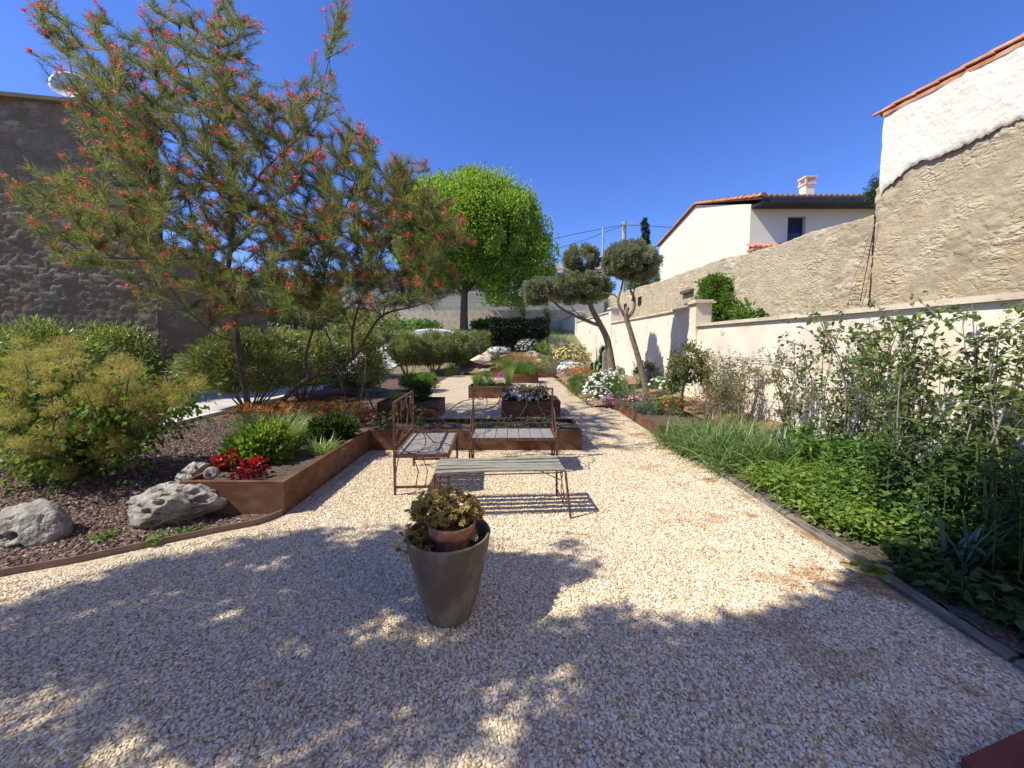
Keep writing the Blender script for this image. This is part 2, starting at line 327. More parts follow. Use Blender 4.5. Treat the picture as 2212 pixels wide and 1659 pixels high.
def lathe(g, prof, c, n=48, var=.5, mi=0, wob=0):
    a = np.arange(n) * 2 * math.pi / n; pr = np.asarray(prof, float); m = len(pr)
    v = np.zeros((m, n, 3)); v[..., 0] = pr[:, 0:1] * np.cos(a) + c[0]; v[..., 1] = pr[:, 0:1] * np.sin(a) + c[1]; v[..., 2] = pr[:, 1:2] + c[2]
    i = np.arange(m - 1)[:, None] * n; j = np.arange(n)[None, :]; k = (j + 1) % n
    g.add(v.reshape(-1, 3), np.stack([i + j, i + k, i + n + k, i + n + j], -1).reshape(-1, 4), var, mi)
def leaves(g, pos, d, L, Wd, var=None, nrm=None, shape='kite', mi=0, fold=.15, droop=0.0):
    n = len(pos); d = unit(d); L = np.broadcast_to(L, (n,)).astype(float); Wd = np.broadcast_to(Wd, (n,)).astype(float)
    if nrm is None: nrm = R.normal(size=(n, 3))
    s = unit(np.cross(d, nrm)); up = np.cross(s, d)
    if var is None: var = R.random(n)
    L = L[:, None]; Wd = Wd[:, None]
    if shape == 'kite':
        v = np.stack([pos, pos + d * L * .45 + s * Wd / 2 + up * fold * Wd, pos + d * L, pos + d * L * .45 - s * Wd / 2 + up * fold * Wd], 1)
        g.add(v.reshape(-1, 3), np.arange(4 * n).reshape(n, 4), np.repeat(var, 4), mi)
    elif shape == 'tri':
        v = np.stack([pos - s * Wd / 2, pos + s * Wd / 2, pos + d * L], 1)
        g.add(v.reshape(-1, 3), np.arange(3 * n).reshape(n, 3), np.repeat(var, 3), mi)
    else:
        dn = np.array([0, 0, -1.]) * droop * L
        v = np.stack([pos, pos + d * L * .28 + s * Wd * .45 + up * fold * Wd + dn * .08, pos + d * L * .65 + s * Wd * .36 + up * fold * Wd + dn * .4, pos + d * L + dn,
                      pos + d * L * .65 - s * Wd * .36 + up * fold * Wd + dn * .4, pos + d * L * .28 - s * Wd * .45 + up * fold * Wd + dn * .08,
                      pos + d * L * .5 + dn * .25], 1)
        b = (np.arange(n) * 7)[:, None]
        f = np.concatenate([b + np.array([[0, 1, 2, 6]]), b + np.array([[6, 2, 3, 4]]), b + np.array([[0, 6, 4, 5]])])
        g.add(v.reshape(-1, 3), f, np.repeat(var, 7), mi)
def blades(g, base, az, el, L, Wd, droop, segs=5, var=None, mi=0, twist=0.3):
    n = len(base); L = np.broadcast_to(L, (n,)).astype(float); Wd = np.broadcast_to(Wd, (n,)).astype(float)
    droop = np.broadcast_to(droop, (n,)).astype(float); el = np.broadcast_to(el, (n,)).astype(float)
    if var is None: var = R.random(n)
    hd = np.stack([np.cos(az), np.sin(az), np.zeros(n)], 1); side = np.stack([-np.sin(az), np.cos(az), R.normal(size=n) * twist], 1); side = unit(side)
    p = base.copy(); rows = []
    for k in range(segs + 1):
        t = k / segs; w = Wd * (1 - t) ** .6 * (.75 + .5 * min(t * 3, 1) * .5) if k < segs else Wd * .03
        rows.append(np.stack([p - side * w[:, None] / 2, p + side * w[:, None] / 2], 1))
        e = el - droop * (t + .5 / segs) ** 1.3
        p = p + (hd * np.cos(e)[:, None] + np.array([0, 0, 1.]) * np.sin(e)[:, None]) * (L / segs)[:, None]
    v = np.stack(rows, 1).reshape(n, -1, 3); m = 2 * (segs + 1)
    b = (np.arange(n) * m)[:, None, None]; k = np.arange(segs)[None, :, None] * 2
    f = (b + k + np.array([0, 1, 3, 2])[None, None, :]).reshape(-1, 4)
    g.add(v.reshape(-1, 3), f, np.repeat(var, m), mi)
def sph(n): return unit(R.normal(size=(n, 3)))
def lumpy(dirs, k, amp, seed):
    r = np.random.default_rng(seed); s = np.zeros(len(dirs))
    for i in range(5): s += np.sin(dirs @ (r.normal(size=3) * k * (1 + i * .5)) + r.random() * 6.28) / (1 + i * .4)
    return 1 + amp * s / 2.2
def crown(center, rad, ncl, nleaf, cl_r, shell=.55, lump=.15, zmin=None, seed=1):
    """leaf positions in clumps spread through an uneven ellipsoid; returns pos, outward dir"""
    d = sph(ncl); r = (R.random(ncl) ** .45) * (1 - shell) + shell; r = np.where(R.random(ncl) < .25, R.random(ncl) ** .33, r)
    cc = d * (r * lumpy(d, 2.6, lump, seed))[:, None] * np.array(rad)
    k = nleaf // ncl; off = np.clip(R.normal(size=(ncl, k, 3)), -1.5, 1.5) * cl_r * (.6 + .8 * R.random((ncl, 1, 1)))
    p = (cc[:, None, :] + off); vb = np.repeat(R.normal(size=ncl) * .16, k)
    out = unit(cc)[:, None, :] * .8 + unit(off) * .7; p = p.reshape(-1, 3); out = out.reshape(-1, 3)
    if zmin is not None: m = p[:, 2] > zmin - center[2]; p, out, vb = p[m], out[m], vb[m]
    return p + np.array(center), unit(out + R.normal(size=out.shape) * .45), np.clip(.45 + vb + R.normal(size=len(vb)) * .2, 0, 1)
def ground_sheet(name, poly, z, mat, thick=None, kind='structure'):
    g = Geo(); n = len(poly); v = [(x, y, z) for x, y in poly]; g.add(v, [list(range(n))])
    o = g.build(name, mat, origin=np.array([0, 0, 0.])); tag(o, kind=kind); return o
# ------------------------------------------------------------------ terrain and paved areas
def terr(x, y):
    s = np.clip((y - 17) / 11, 0, 1); s = s * s * (3 - 2 * s); z = 2.35 * s
    t = np.clip((x - 4.5) / 2.2, 0, 1); z = z + t * 1.3 * (1 - .4 * s)
    return z - .012
xs = np.concatenate([np.linspace(-400, -16, 14), np.linspace(-14, 20, 69), np.linspace(22, 400, 14)])
ys = np.concatenate([np.linspace(-60, -4, 8), np.linspace(-3, 36, 79), np.linspace(38, 600, 16)])
X, Y = np.meshgrid(xs, ys); Z = terr(X, Y)
g = Geo(); nx, ny = len(xs), len(ys); i = np.arange(ny - 1)[:, None] * nx + np.arange(nx - 1)[None, :]
g.add(np.stack([X, Y, Z], -1).reshape(-1, 3), np.stack([i, i + 1, i + nx + 1, i + nx], -1).reshape(-1, 4))
tag(g.build('ground', 'earth', origin=np.zeros(3)), kind='structure')
EDGE = [P(-420, 1330)[:2], P(-200, 1288)[:2], P(0, 1246)[:2], P(150, 1220)[:2], P(300, 1187)[:2], P(460, 1153)[:2], P(560, 1134)[:2], (-2.06, 3.36)]
EDGE = [tuple(map(float, e)) for e in EDGE]
gp = [(-8, -4), (2.42, -4), (2.42, 6.1), (2.42, 8.6), (1.85, 9.6), (1.8, 17.6), (-2.8, 17.6), (-2.8, 5), (-2.5, 3.4)] + [(x, y) for x, y in reversed(EDGE)] + [(-8, 1.2)]
ground_sheet('gravel_path', gp, .004, 'gravel')
mp = [(x, y) for x, y in EDGE] + [(-2.5, 3.4), (-2.8, 5), (-2.8, 19), (-6.4, 19), (-6.4, -1), (-6, .3)]
ground_sheet('mulch_bed', mp, .008, 'mulch')
# driveway, rising gently with the ground towards the far end
g = Geo(); L_ = [(-6.4, y) for y in np.linspace(-3, 15, 19)] + [(-6.3, 17), (-6.0, 19), (-5.4, 21), (-4.4, 23), (-2.5, 25), (0, 26)]
R_ = [(-9.0, y) for y in np.linspace(-3, 15, 19)] + [(-9.0, 17), (-8.9, 19.5), (-8.3, 22), (-7.0, 24.5), (-5.0, 27.5), (0, 29.2)]
v = []; 
for (a, b) in zip(L_, R_):
    for t in (0, .33, .66, 1):
        x = a[0] + (b[0] - a[0]) * t; y = a[1] + (b[1] - a[1]) * t; v.append((x, y, float(terr(x, y)) + .035))
f = [[4 * i + j, 4 * i + j + 1, 4 * i + j + 5, 4 * i + j + 4] for i in range(len(L_) - 1) for j in range(3)]
g.add(v, f); tag(g.build('driveway', 'drive', origin=np.zeros(3)), kind='structure')
g = Geo(); bbox(g, -6.42, -6.22, -3, 15.5, -.02, .075); tag(g.build('drive_kerb', 'kerbc'), kind='structure')
g = Geo(); bbox(g, -9.22, -9.02, -3, 15.5, -.02, .11); tag(g.build('drive_kerb', 'kerbc'), kind='structure')
# right-hand bed (soil slightly mounded towards the wall)
def soil_patch(name, x0, x1, y0, y1, zf, mat, step=.06, amp=.02, seed=0, kind='structure', label=None):
    xs = np.arange(x0, x1 + 1e-6, step); ys = np.arange(y0, y1 + 1e-6, step); X, Y = np.meshgrid(xs, ys); r = np.random.default_rng(seed)
    Z = zf(X, Y) + r.normal(size=X.shape) * amp * .5 + amp * np.sin(X * 9 + 1) * np.cos(Y * 7 + 2)
    nx, ny = len(xs), len(ys); i = np.arange(ny - 1)[:, None] * nx + np.arange(nx - 1)[None, :]
    g = Geo(); g.add(np.stack([X, Y, Z], -1).reshape(-1, 3), np.stack([i, i + 1, i + nx + 1, i + nx], -1).reshape(-1, 4))
    o = g.build(name, mat, smooth=True, origin=np.zeros(3)); tag(o, kind=kind); return o
def bedz(X, Y): return .03 + .12 * np.clip((X - 2.5) / 1.7, 0, 1) + .1 * np.clip((Y - 9) / 6, 0, 1)
soil_patch('soil_bed', 2.46, 4.3, -1, 6.1, lambda X, Y: bedz(X, Y), 'soil')
soil_patch('soil_bed', 1.86, 4.3, 9.0, 17.5, lambda X, Y: bedz(X, Y) + .12 * np.clip((X - 1.9) / .5, 0, 1), 'drysoil', seed=3)
soil_patch('soil_bed', 3.35, 4.3, 5.6, 9.05, lambda X, Y: .16 + 0 * X + .12 * np.clip((X - 3.4) / .8, 0, 1), 'drysoil', seed=4)
def moundz(X, Y): return np.maximum(terr(X, Y), 0) + .75 * np.exp(-((X - .6) / 2.2) ** 2 - ((Y - 19.2) / 1.7) ** 2) + .02
soil_patch('rockery_mound', -3, 4.2, 17.7, 22, moundz, 'drysoil', .1, .03, 5)
# ------------------------------------------------------------------ loose pebbles (stuff)
def pebbles(name, poly_pts, dens_fn, size, mat, seed, step=.1, z=.006, flat=.55):
    xs = np.arange(poly_pts[0], poly_pts[1], step); ys = np.arange(poly_pts[2], poly_pts[3], step)
    X, Y = np.meshgrid(xs, ys); nx, ny = len(xs), len(ys); D = dens_fn(X, Y)
    i = np.arange(ny - 1)[:, None] * nx + np.arange(nx - 1)[None, :]
    f = np.stack([i, i + 1, i + nx + 1, i + nx], -1).reshape(-1, 4); fd = D.ravel()[f].min(1); f = f[fd > 0]
    me = bpy.data.meshes.new(name); me.from_pydata(np.stack([X, Y, np.full_like(X, z)], -1).reshape(-1, 3).tolist(), [], f.tolist())
    a = me.attributes.new('dens', 'FLOAT', 'POINT'); a.data.foreach_set('value', D.ravel().astype(np.float32))
    o = bpy.data.objects.new(name, me); COL.objects.link(o); tag(o, kind='stuff')
    ng = bpy.data.node_groups.new(name, 'GeometryNodeTree')
    ng.interface.new_socket('Geometry', in_out='INPUT', socket_type='NodeSocketGeometry'); ng.interface.new_socket('Geometry', in_out='OUTPUT', socket_type='NodeSocketGeometry')
    N = ng.nodes; Lk = ng.links; gi = N.new('NodeGroupInput'); go = N.new('NodeGroupOutput')
    dp = N.new('GeometryNodeDistributePointsOnFaces'); dp.distribute_method = 'RANDOM'; dp.inputs['Seed'].default_value = seed
    na = N.new('GeometryNodeInputNamedAttribute'); na.data_type = 'FLOAT'; na.inputs['Name'].default_value = 'dens'
    Lk.new(na.outputs['Attribute'], dp.inputs['Density']); Lk.new(gi.outputs[0], dp.inputs['Mesh'])
    ico = N.new('GeometryNodeMeshIcoSphere'); ico.inputs['Radius'].default_value = 1; ico.inputs['Subdivisions'].default_value = 2
    # knock the sphere into a chip-like stone
    sp = N.new('GeometryNodeSetPosition'); ns = N.new('ShaderNodeTexNoise'); ns.inputs['Scale'].default_value = 1.3
    sb = N.new('ShaderNodeVectorMath'); sb.operation = 'SUBTRACT'; sb.inputs[1].default_value = (.5, .5, .5)
    sc = N.new('ShaderNodeVectorMath'); sc.operation = 'SCALE'; sc.inputs[3].default_value = 1.1
    Lk.new(ns.outputs['Color'], sb.inputs[0]); Lk.new(sb.outputs[0], sc.inputs[0]); Lk.new(sc.outputs[0], sp.inputs['Offset']); Lk.new(ico.outputs[0], sp.inputs[0])
    sm = N.new('GeometryNodeSetMaterial'); sm.inputs['Material'].default_value = M[mat]; Lk.new(sp.outputs[0], sm.inputs[0])
    ip = N.new('GeometryNodeInstanceOnPoints'); Lk.new(dp.outputs['Points'], ip.inputs['Points']); Lk.new(sm.outputs[0], ip.inputs['Instance'])
    rv = N.new('FunctionNodeRandomValue'); rv.data_type = 'FLOAT_VECTOR'; rv.inputs[0].default_value = (size * .42, size * .4, size * .4 * flat); rv.inputs[1].default_value = (size * 1.4, size * 1.05, size * 1.2 * flat); rv.inputs['Seed'].default_value = 3
    rr = N.new('FunctionNodeRandomValue'); rr.data_type = 'FLOAT_VECTOR'; rr.inputs[0].default_value = (-.6, -.6, 0); rr.inputs[1].default_value = (.6, .6, 6.283); rr.inputs['Seed'].default_value = 5
    Lk.new(rv.outputs[0], ip.inputs['Scale']); Lk.new(rr.outputs[0], ip.inputs['Rotation']); Lk.new(ip.outputs[0], go.inputs[0])
    md = o.modifiers.new('scatter', 'NODES'); md.node_group = ng
    return o
ex = np.array([e[0] for e in EDGE]); ey = np.array([e[1] for e in EDGE])
def gdens(X, Y):
    ok = (X < 2.36) & (X > -6) & (Y < np.interp(X, ex, ey, right=99) - .06)
    ok &= ~((X < -2.0) & (Y > 3.3)) & ~((X < 1.05) & (Y > 5.33) & (Y < 6.35)) & (X > -8)
    ok &= (np.abs(X) / np.maximum(Y, .3) < 1.55) & (Y > 1.05)
    return np.where(ok, np.interp(Y, [1, 3.5, 6, 9.5], [8500, 6500, 2600, 700]), 0.0)
pebbles('loose_gravel', (-5.9, 2.5, 1.0, 9.5), gdens, .0085, 'pebble', 1, .1, .006)
def mdens(X, Y):
    ok = (Y > np.interp(X, ex, ey, right=3.3) + .04) & (X < np.where(Y > 3.3, -3.05, -2.1)) & (Y < 7.5) & (X > -6.2)
    return np.where(ok, np.interp(Y, [2.2, 4, 7.5], [2400, 1500, 400]), 0.0)
pebbles('brown_stone_mulch', (-6.2, -2.0, 1.6, 7.6), mdens, .0165, 'mpebble', 2, .05, .012, .7)
# ------------------------------------------------------------------ edgings
_tt = np.linspace(0, len(EDGE) - 1, 60); E2 = np.stack([np.interp(_tt, range(len(EDGE)), [e[k] for e in EDGE]) for k in (0, 1)], 1)
for _ in range(6): E2[1:-1] = (E2[:-2] + 2 * E2[1:-1] + E2[2:]) / 4
g = Geo(); dE = unit(np.gradient(E2, axis=0)); nE = np.stack([-dE[:, 1], dE[:, 0]], 1) * .006; rows = []
for sg, z in ((-1, 0), (-1, .052), (1, .052), (1, 0)): rows.append(np.concatenate([E2 + sg * nE, np.full((60, 1), z)], 1))
g.add(np.concatenate(rows), [[j * 60 + i, j * 60 + i + 1, (j + 1) * 60 + i + 1, (j + 1) * 60 + i] for j in range(3) for i in range(59)])
tag(g.build('steel_edging', 'edging'), 'curved rusty steel edging strip between cream gravel and brown stones', 'edging')
for k, (y0, y1, lab) in enumerate([(-.6, 1.75, 'dark timber kerb length nearest the camera beside the shaded bed'), (1.77, 3.3, 'dark timber kerb length in the middle of the right bed edge'), (3.32, 4.75, 'grey timber kerb length under the strap leaves at the far end')]):
    g = Geo(); n = 14; ys_ = np.linspace(y0, y1, n); r = np.random.default_rng(k)
    prof = np.array([[-.03, -.03], [-.034, .03], [-.02, .045], [.02, .048], [.035, .035], [.035, -.03]])
    v = [(2.44 + .015 * math.sin(y * 2) + p[0] + r.normal() * .003, y, p[1] + .012 * math.sin(y * 3) + r.normal() * .003) for y in ys_ for p in prof]
    f = [[6 * i + j, 6 * i + (j + 1) % 6, 6 * i + 6 + (j + 1) % 6, 6 * i + 6 + j] for i in range(n - 1) for j in range(6)]
    g.add(v, f); g.add(v[:6], [list(range(6))]); g.add(v[-6:], [list(range(6))[::-1]])
    tag(g.build('timber_kerb', 'timber'), lab, 'kerb', 'timber kerb lengths along the right bed')
g = Geo(); a = P(2075, 1665); b = P(2260, 1578); d = unit(b - a); n = np.array([d[1], -d[0], 0])
v = []
for z in (0, .05): v += [a + [0, 0, z], b + d * 1.2 + [0, 0, z], b + d * 1.2 + n * 1.2 + [0, 0, z], a - d * .3 + n * 1.2 + [0, 0, z]]
g.add(v, [[4, 5, 6, 7], [0, 1, 5, 4], [1, 2, 6, 5], [2, 3, 7, 6], [3, 0, 4, 7]])
tag(g.build('terrace_step', 'redpaver'), 'dark red terrace step at the bottom right corner', 'step')
# ------------------------------------------------------------------ rubble walls
def cellhash(i, j, seed):
    a = np.sin(i * 127.1 + j * 311.7 + seed * 74.7) * 43758.5453; return a - np.floor(a)
def rubble(u, v, sx, sy, seed):
    vv = v / sy; uu = u / sx + .5 * (np.floor(vv) % 2)
    F1 = np.full(u.shape, 9.); F2 = np.full(u.shape, 9.); ID = np.zeros(u.shape)
    bi = np.floor(uu); bj = np.floor(vv)
    for di in (-1, 0, 1):
        for dj in (-1, 0, 1):
            i = bi + di; j = bj + dj
            px = i + .1 + .8 * cellhash(i, j, seed); py = j + .15 + .7 * cellhash(i, j, seed + 3)
            big = .75 + .5 * cellhash(i, j, seed + 9)
            d = np.hypot(uu - px, (vv - py)) / big; idd = cellhash(i, j, seed + 5)
            m = d < F1; F2 = np.where(m, F1, np.minimum(F2, d)); ID = np.where(m, idd, ID); F1 = np.where(m, d, F1)
    return F1, F2, ID
def snoise(u, v, k, seed):
    r = np.random.default_rng(seed); s = 0
    for i in range(7):
        a = r.normal(size=2) * k * (1.5 ** i) ; s = s + np.sin(u * a[0] + v * a[1] + r.random() * 6.28 + 1.3 * np.sin(u * a[1] * .7 - v * a[0] * .6)) / (1.35 ** i)
    return s / 3.2
def rubble_wall(g, A, B, zb, zt, step, nrm, depth=.045, thick=.45, seed=1, rag=.03, sx=.26, sy=.12, ustep=None, mortar=.5):
    A = np.array(A, float); B = np.array(B, float); L = np.linalg.norm(B - A); t = (B - A) / L
    us = ustep if ustep is not None else np.arange(0, L + 1e-6, step); nv = max(int((max(zt(0), zt(L)) - zb(0)) / step), 8)
    U, T = np.meshgrid(us, np.linspace(0, 1, nv)); zt_ = zt(U) + rag * snoise(U, U * 0, 3.5, seed + 8); Zb = zb(U)
    Vv = Zb + (zt_ - Zb) * T
    wu = U + .06 * snoise(U, Vv, 4, seed + 1); wv = Vv + .05 * snoise(U, Vv, 3, seed + 2)
    F1, F2, ID = rubble(wu, wv, sx, sy, seed); e = np.clip((F2 - F1) / .2, 0, 1); e = e * e * (3 - 2 * e)
    smear = np.clip(.5 + .9 * snoise(U, Vv, .9, seed + 4), 0, 1) * mortar * 2   # 1 = stones buried in mortar
    smear = np.clip(smear, 0, 1)
    rel = e * (.35 + .65 * ID) * (1 - .75 * smear) + .35 * snoise(U, Vv, 9, seed + 6) * .6 + .28 * snoise(U, Vv, 1.2, seed + 7)
    D = depth * rel; n = np.array([*nrm, 0.])
    Pp = np.array([*A, 0.]) + U[..., None] * np.array([*t, 0.]) + D[..., None] * n; Pp[..., 2] = Vv
    ny, nx = U.shape; back = Pp[-1] - n * thick; back2 = back.copy(); back2[:, 2] = Zb[0]
    Pp = np.concatenate([Pp, back[None], back2[None]]); ny += 2
    ID = np.concatenate([ID, ID[-1:], ID[-1:]]); J = np.clip(np.maximum(1 - e * 1.15, smear * .75), 0, 1); J = np.concatenate([J, J[-1:], J[-1:]])
    i = np.arange(ny - 1)[:, None] * nx + np.arange(nx - 1)[None, :]
    g.add(Pp.reshape(-1, 3), np.stack([i, i + 1, i + nx + 1, i + nx], -1).reshape(-1, 4), ID.ravel(), 0, J.ravel() + .001)
XW = 7.0
# garden rubble wall on the right, behind the white one
top = [(1890, 462), (1800, 489), (1740, 506), (1680, 527), (1640, 540), (1600, 551), (1560, 558), (1500, 580), (1440, 603), (1380, 620), (1340, 634), (1306, 645)]
tp = [QX(x, y, XW) for x, y in top]; ty = np.array([p[1] for p in tp]); tz = np.array([p[2] for p in tp])
y0 = ty[0]; yend = ty[-1]
u_far = [0.0]
while u_far[-1] < yend - y0: u_far.append(u_far[-1] + .035 * (1 + u_far[-1] / 7))
g = Geo(); rubble_wall(g, (XW, y0), (XW, yend), lambda u: 1.0 + 0 * u, lambda u: np.interp(u + y0, ty, tz), .035, (-1, 0), .045, .5, 3, .05, ustep=np.array(u_far), mortar=.62)
bbox(g, XW + .06, XW + .45, yend - .3, yend - .02, 1, tz[-1] - .1)
gw = thing('garden_stone_wall', (XW, 15, 1.0), 'long ochre rubble stone wall rising towards the right behind the white wall', 'wall')
g.build('wall', 'rubR', gw, smooth=True)
for (px, py, s) in ((1352, 664, .35), (1383, 650, .35)):   # putlog holes drawn as black blocks in place of their inner shade
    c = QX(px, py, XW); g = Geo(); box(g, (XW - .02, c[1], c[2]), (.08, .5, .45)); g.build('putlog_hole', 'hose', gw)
c = QX(1488, 630, XW); g = Geo(); box(g, (XW - .06, c[1], c[2]), (.2, .9, .12)); g.build('wooden_lintel', 'bark', gw)
# building at the right: stone below, white render above, tiled verge
bt = lambda y: np.interp(y, [-12, 1.0, 5.25, 7.36], [5.2, 5.2, 5.60, 5.80])
pb = [(1897, 436), (1919, 407), (1969, 361), (2095, 312), (2212, 260)]; pp = [QX(x, y, XW) for x, y in pb][::-1]
py_ = np.array([1.0] + [p[1] for p in pp]); pz_ = np.array([3.6] + [p[2] for p in pp])
bz = lambda y: np.interp(y, py_, pz_)
rb = thing('stone_building', (XW, 5, 0), 'tall building of ochre rubble with rough white render under a tiled verge', 'building')
g = Geo(); rubble_wall(g, (XW, 1.0), (XW, y0 - .005), lambda u: .8 + 0 * u, lambda u: np.minimum(bt(u + 1.0) - .1, bz(u + 1.0) + .25), .028, (-1, 0), .045, .3, 9, .0, mortar=.62)
g.build('stone_wall', 'rubR', rb, smooth=True)
g = Geo(); bbox(g, XW - .06, XW + .2, -12, .99, .8, 5.18); g.build('rear_wall', 'white', rb)  # unseen wall length added behind the camera to bounce sunlight
g = Geo(); us = np.arange(1.0, 7.43, .03); T = np.linspace(0, 1, 60); U, TT = np.meshgrid(us, T); zb = bz(U) + .07 * snoise(U, U * 0, 5, 21) + .03 * snoise(U, U * 0, 22, 22)
VZ = zb + (bt(U) - zb) * TT; Dx = .035 + .03 * (1 - np.exp(-TT * 30)) + .02 * snoise(U, VZ, 3, 23) + .010 * snoise(U, VZ, 14, 24)
G_ = np.stack([XW - .02 - Dx, U, VZ], -1); nx, ny = len(us), len(T)
e_ = G_[:, -1].copy(); i = np.arange(ny - 1)[:, None] * nx + np.arange(nx - 1)[None, :]
g.add(G_.reshape(-1, 3), np.stack([i, i + 1, i + nx + 1, i + nx], -1).reshape(-1, 4))
g.build('render_coat', 'white', rb, smooth=True)
g = Geo(); bbox(g, XW + .28, XW + 5, -12, 7.3, .5, 5.1); bbox(g, XW + .05, XW + .27, 7.0, 7.8, .5, 3.9); g.build('side_wall', 'white', rb)
g = Geo()
for k, y in enumerate(np.arange(7.62, .8, -.36)):
    z = float(bt(y)) + .02; a = np.linspace(0, math.pi, 9); v = []
    for (yy, r, dz) in ((y, .085, .035), (y - .44, .10, .005)):
        for t in a: v.append((XW - .02 - math.cos(t) * (r + .012), yy, z + dz + math.sin(t) * r * .8 + (float(bt(yy)) - float(bt(y)))))
    for (yy, r, dz) in ((y, .07, .035), (y - .44, .085, .005)):
        for t in a: v.append((XW - .02 - math.cos(t) * r, yy, z + dz + math.sin(t) * r * .8 - .015 + (float(bt(yy)) - float(bt(y)))))
    f = [[i, i + 1, i + 10, i + 9] for i in range(8)] + [[18 + i, 27 + i, 28 + i, 19 + i] for i in range(8)] + [[i, 18 + i, 19 + i, i + 1] for i in range(8)] + [[9 + i, 10 + i, 28 + i, 27 + i] for i in range(8)] + [[0, 9, 27, 18], [8, 26, 35, 17]]
    g.add(v, f)
g.build('verge_tiles', 'tile', rb)
g = Geo(); v = [(XW - .1, 1, 5.2), (XW - .1, 7.42, 5.8), (XW + 5, 7.42, 5.8), (XW + 5, 1, 5.2)]; v = v + [(a, b, c - .06) for a, b, c in v]
g.add(v, [[0, 3, 2, 1], [4, 5, 6, 7], [0, 1, 5, 4], [1, 2, 6, 5], [2, 3, 7, 6], [3, 0, 4, 7]]); g.build('roof', 'tile', rb)
for dx, pts in ((0, [(1892, 470), (1886, 500), (1876, 560), (1868, 600), (1858, 652)]), (1, [(1880, 505), (1862, 560), (1845, 600), (1832, 655)])):
    g = Geo(); tube(g, [QX(x, y, XW - .1) for x, y in pts], .006 - .002 * dx, 6, smooth_n=12)
    tag(g.build('wall_cable', 'hose' if dx == 0 else 'greystem'), ['thick black cable hanging down the ochre stone wall by the building corner', 'thin grey cable hanging beside the thick black one on stone'][dx], 'cable')
# left stone building
A = Q(-330, 180, 8.6); B = Q(318, 243, 9.9); A2 = A[:2]; B2 = B[:2]; t = unit(B2 - A2); nr = (t[1], -t[0])
Lw = float(np.linalg.norm(B2 - A2)); lb = thing('old_stone_house', (float((A[0] + B[0]) / 2), float((A[1] + B[1]) / 2), 0), 'tall windowless brown rubble stone building in shade at the left', 'building')
zl = lambda u: np.interp(u, [0, Lw * .51, Lw], [A[2], Q(0, 208, 9.26)[2], B[2]])
g = Geo(); rubble_wall(g, A2, B2, lambda u: 0 * u, zl, .04, nr, .035, .4, 17, .05, sx=.30, sy=.14, mortar=.5)
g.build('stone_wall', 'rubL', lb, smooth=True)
g = Geo(); n3 = np.array([nr[0], nr[1], 0]); rd_ = unit(np.array([B2[0] - .45, B2[1], 0])); a3 = np.array([*A2, 0.]); b3 = np.array([*B2, 0.])
v = []
for z0, z1 in ((0, 0), (A[2] - .12, B[2] - .12)): v += [a3 - n3 * .05 + [0, 0, z0], b3 - n3 * .05 + [0, 0, z1], b3 + rd_ * 6 + [0, 0, z1], a3 + rd_ * 6 + [0, 0, z0]]
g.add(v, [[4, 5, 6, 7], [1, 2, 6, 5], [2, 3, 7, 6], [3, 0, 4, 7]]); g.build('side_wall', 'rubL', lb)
g = Geo(); v = []
for z0, z1 in ((.0, .0), (.09, .09)):
    v += [a3 + n3 * .14 + [0, 0, A[2] + z0], b3 + n3 * .14 + t[0] * 0 + [0, 0, B[2] + z1], b3 + rd_ * 6.1 + [0, 0, B[2] + z1], a3 + rd_ * 6.1 + [0, 0, A[2] + z0]]
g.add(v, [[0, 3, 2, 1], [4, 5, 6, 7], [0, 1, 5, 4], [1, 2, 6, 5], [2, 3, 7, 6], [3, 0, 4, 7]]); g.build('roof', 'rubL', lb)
la = np.array([-9.05, 9.86, 0.]); lb2 = Q(575, 600, 14.5); g = Geo(); t2 = unit(lb2[:2] - la[:2]); n2_ = (t2[1], -t2[0]); zq = Q(430, 560, 12)[2]
rubble_wall(g, la[:2], lb2[:2], lambda u: 0 * u, lambda u: zq + .25 * np.sin(u * .8) - .12 * u, .05, n2_, .05, .4, 19, .06, sx=.30, sy=.14, mortar=.5)
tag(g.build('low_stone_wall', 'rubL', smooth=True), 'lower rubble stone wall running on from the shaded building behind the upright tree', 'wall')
# satellite dish on the left building
c = Q(152, 188, 9.7); sd = thing('satellite_dish', (c[0], c[1] + .25, c[2] - 1.2), 'pale round satellite dish on a pole above the left stone wall', 'satellite dish')
g = Geo(); a = np.linspace(0, 1, 8); ax = unit(np.array([.35, -.9, .25])); uu = unit(np.cross(ax, [0, 0, 1.])); ww = np.cross(uu, ax); nn = 32
v = []
for r in a:
    for k in range(nn): v.append(c + (uu * math.cos(k * 2 * math.pi / nn) + ww * math.sin(k * 2 * math.pi / nn)) * r * .36 + ax * (r * r * .07))
for r in a:
    for k in range(nn): v.append(c + (uu * math.cos(k * 2 * math.pi / nn) + ww * math.sin(k * 2 * math.pi / nn)) * r * .36 + ax * (r * r * .07 - .012))
f = []
for s in (0, len(a) * nn): f += [[s + i * nn + k, s + i * nn + (k + 1) % nn, s + (i + 1) * nn + (k + 1) % nn, s + (i + 1) * nn + k] for i in range(len(a) - 1) for k in range(nn)]
q = (len(a) - 1) * nn; f += [[q + k, q + (k + 1) % nn, 2 * q + nn + (k + 1) % nn, 2 * q + nn + k] for k in range(nn)]
g.add(v, f); g.build('dish', 'wpaint', sd, smooth=True)
g = Geo(); tube(g, [c - ww * .3 + ax * .05, c + ax * .42 - ww * .12], .012, 6); box(g, c + ax * .44 - ww * .1, (.07, .1, .07)); g.build('feed_arm', 'galv', sd)
g = Geo(); tube(g, [c - ax * .03, c + [0, .2, -.1], c + [0, .22, -1.3]], .024, 8); g.build('pole', 'galv', sd)
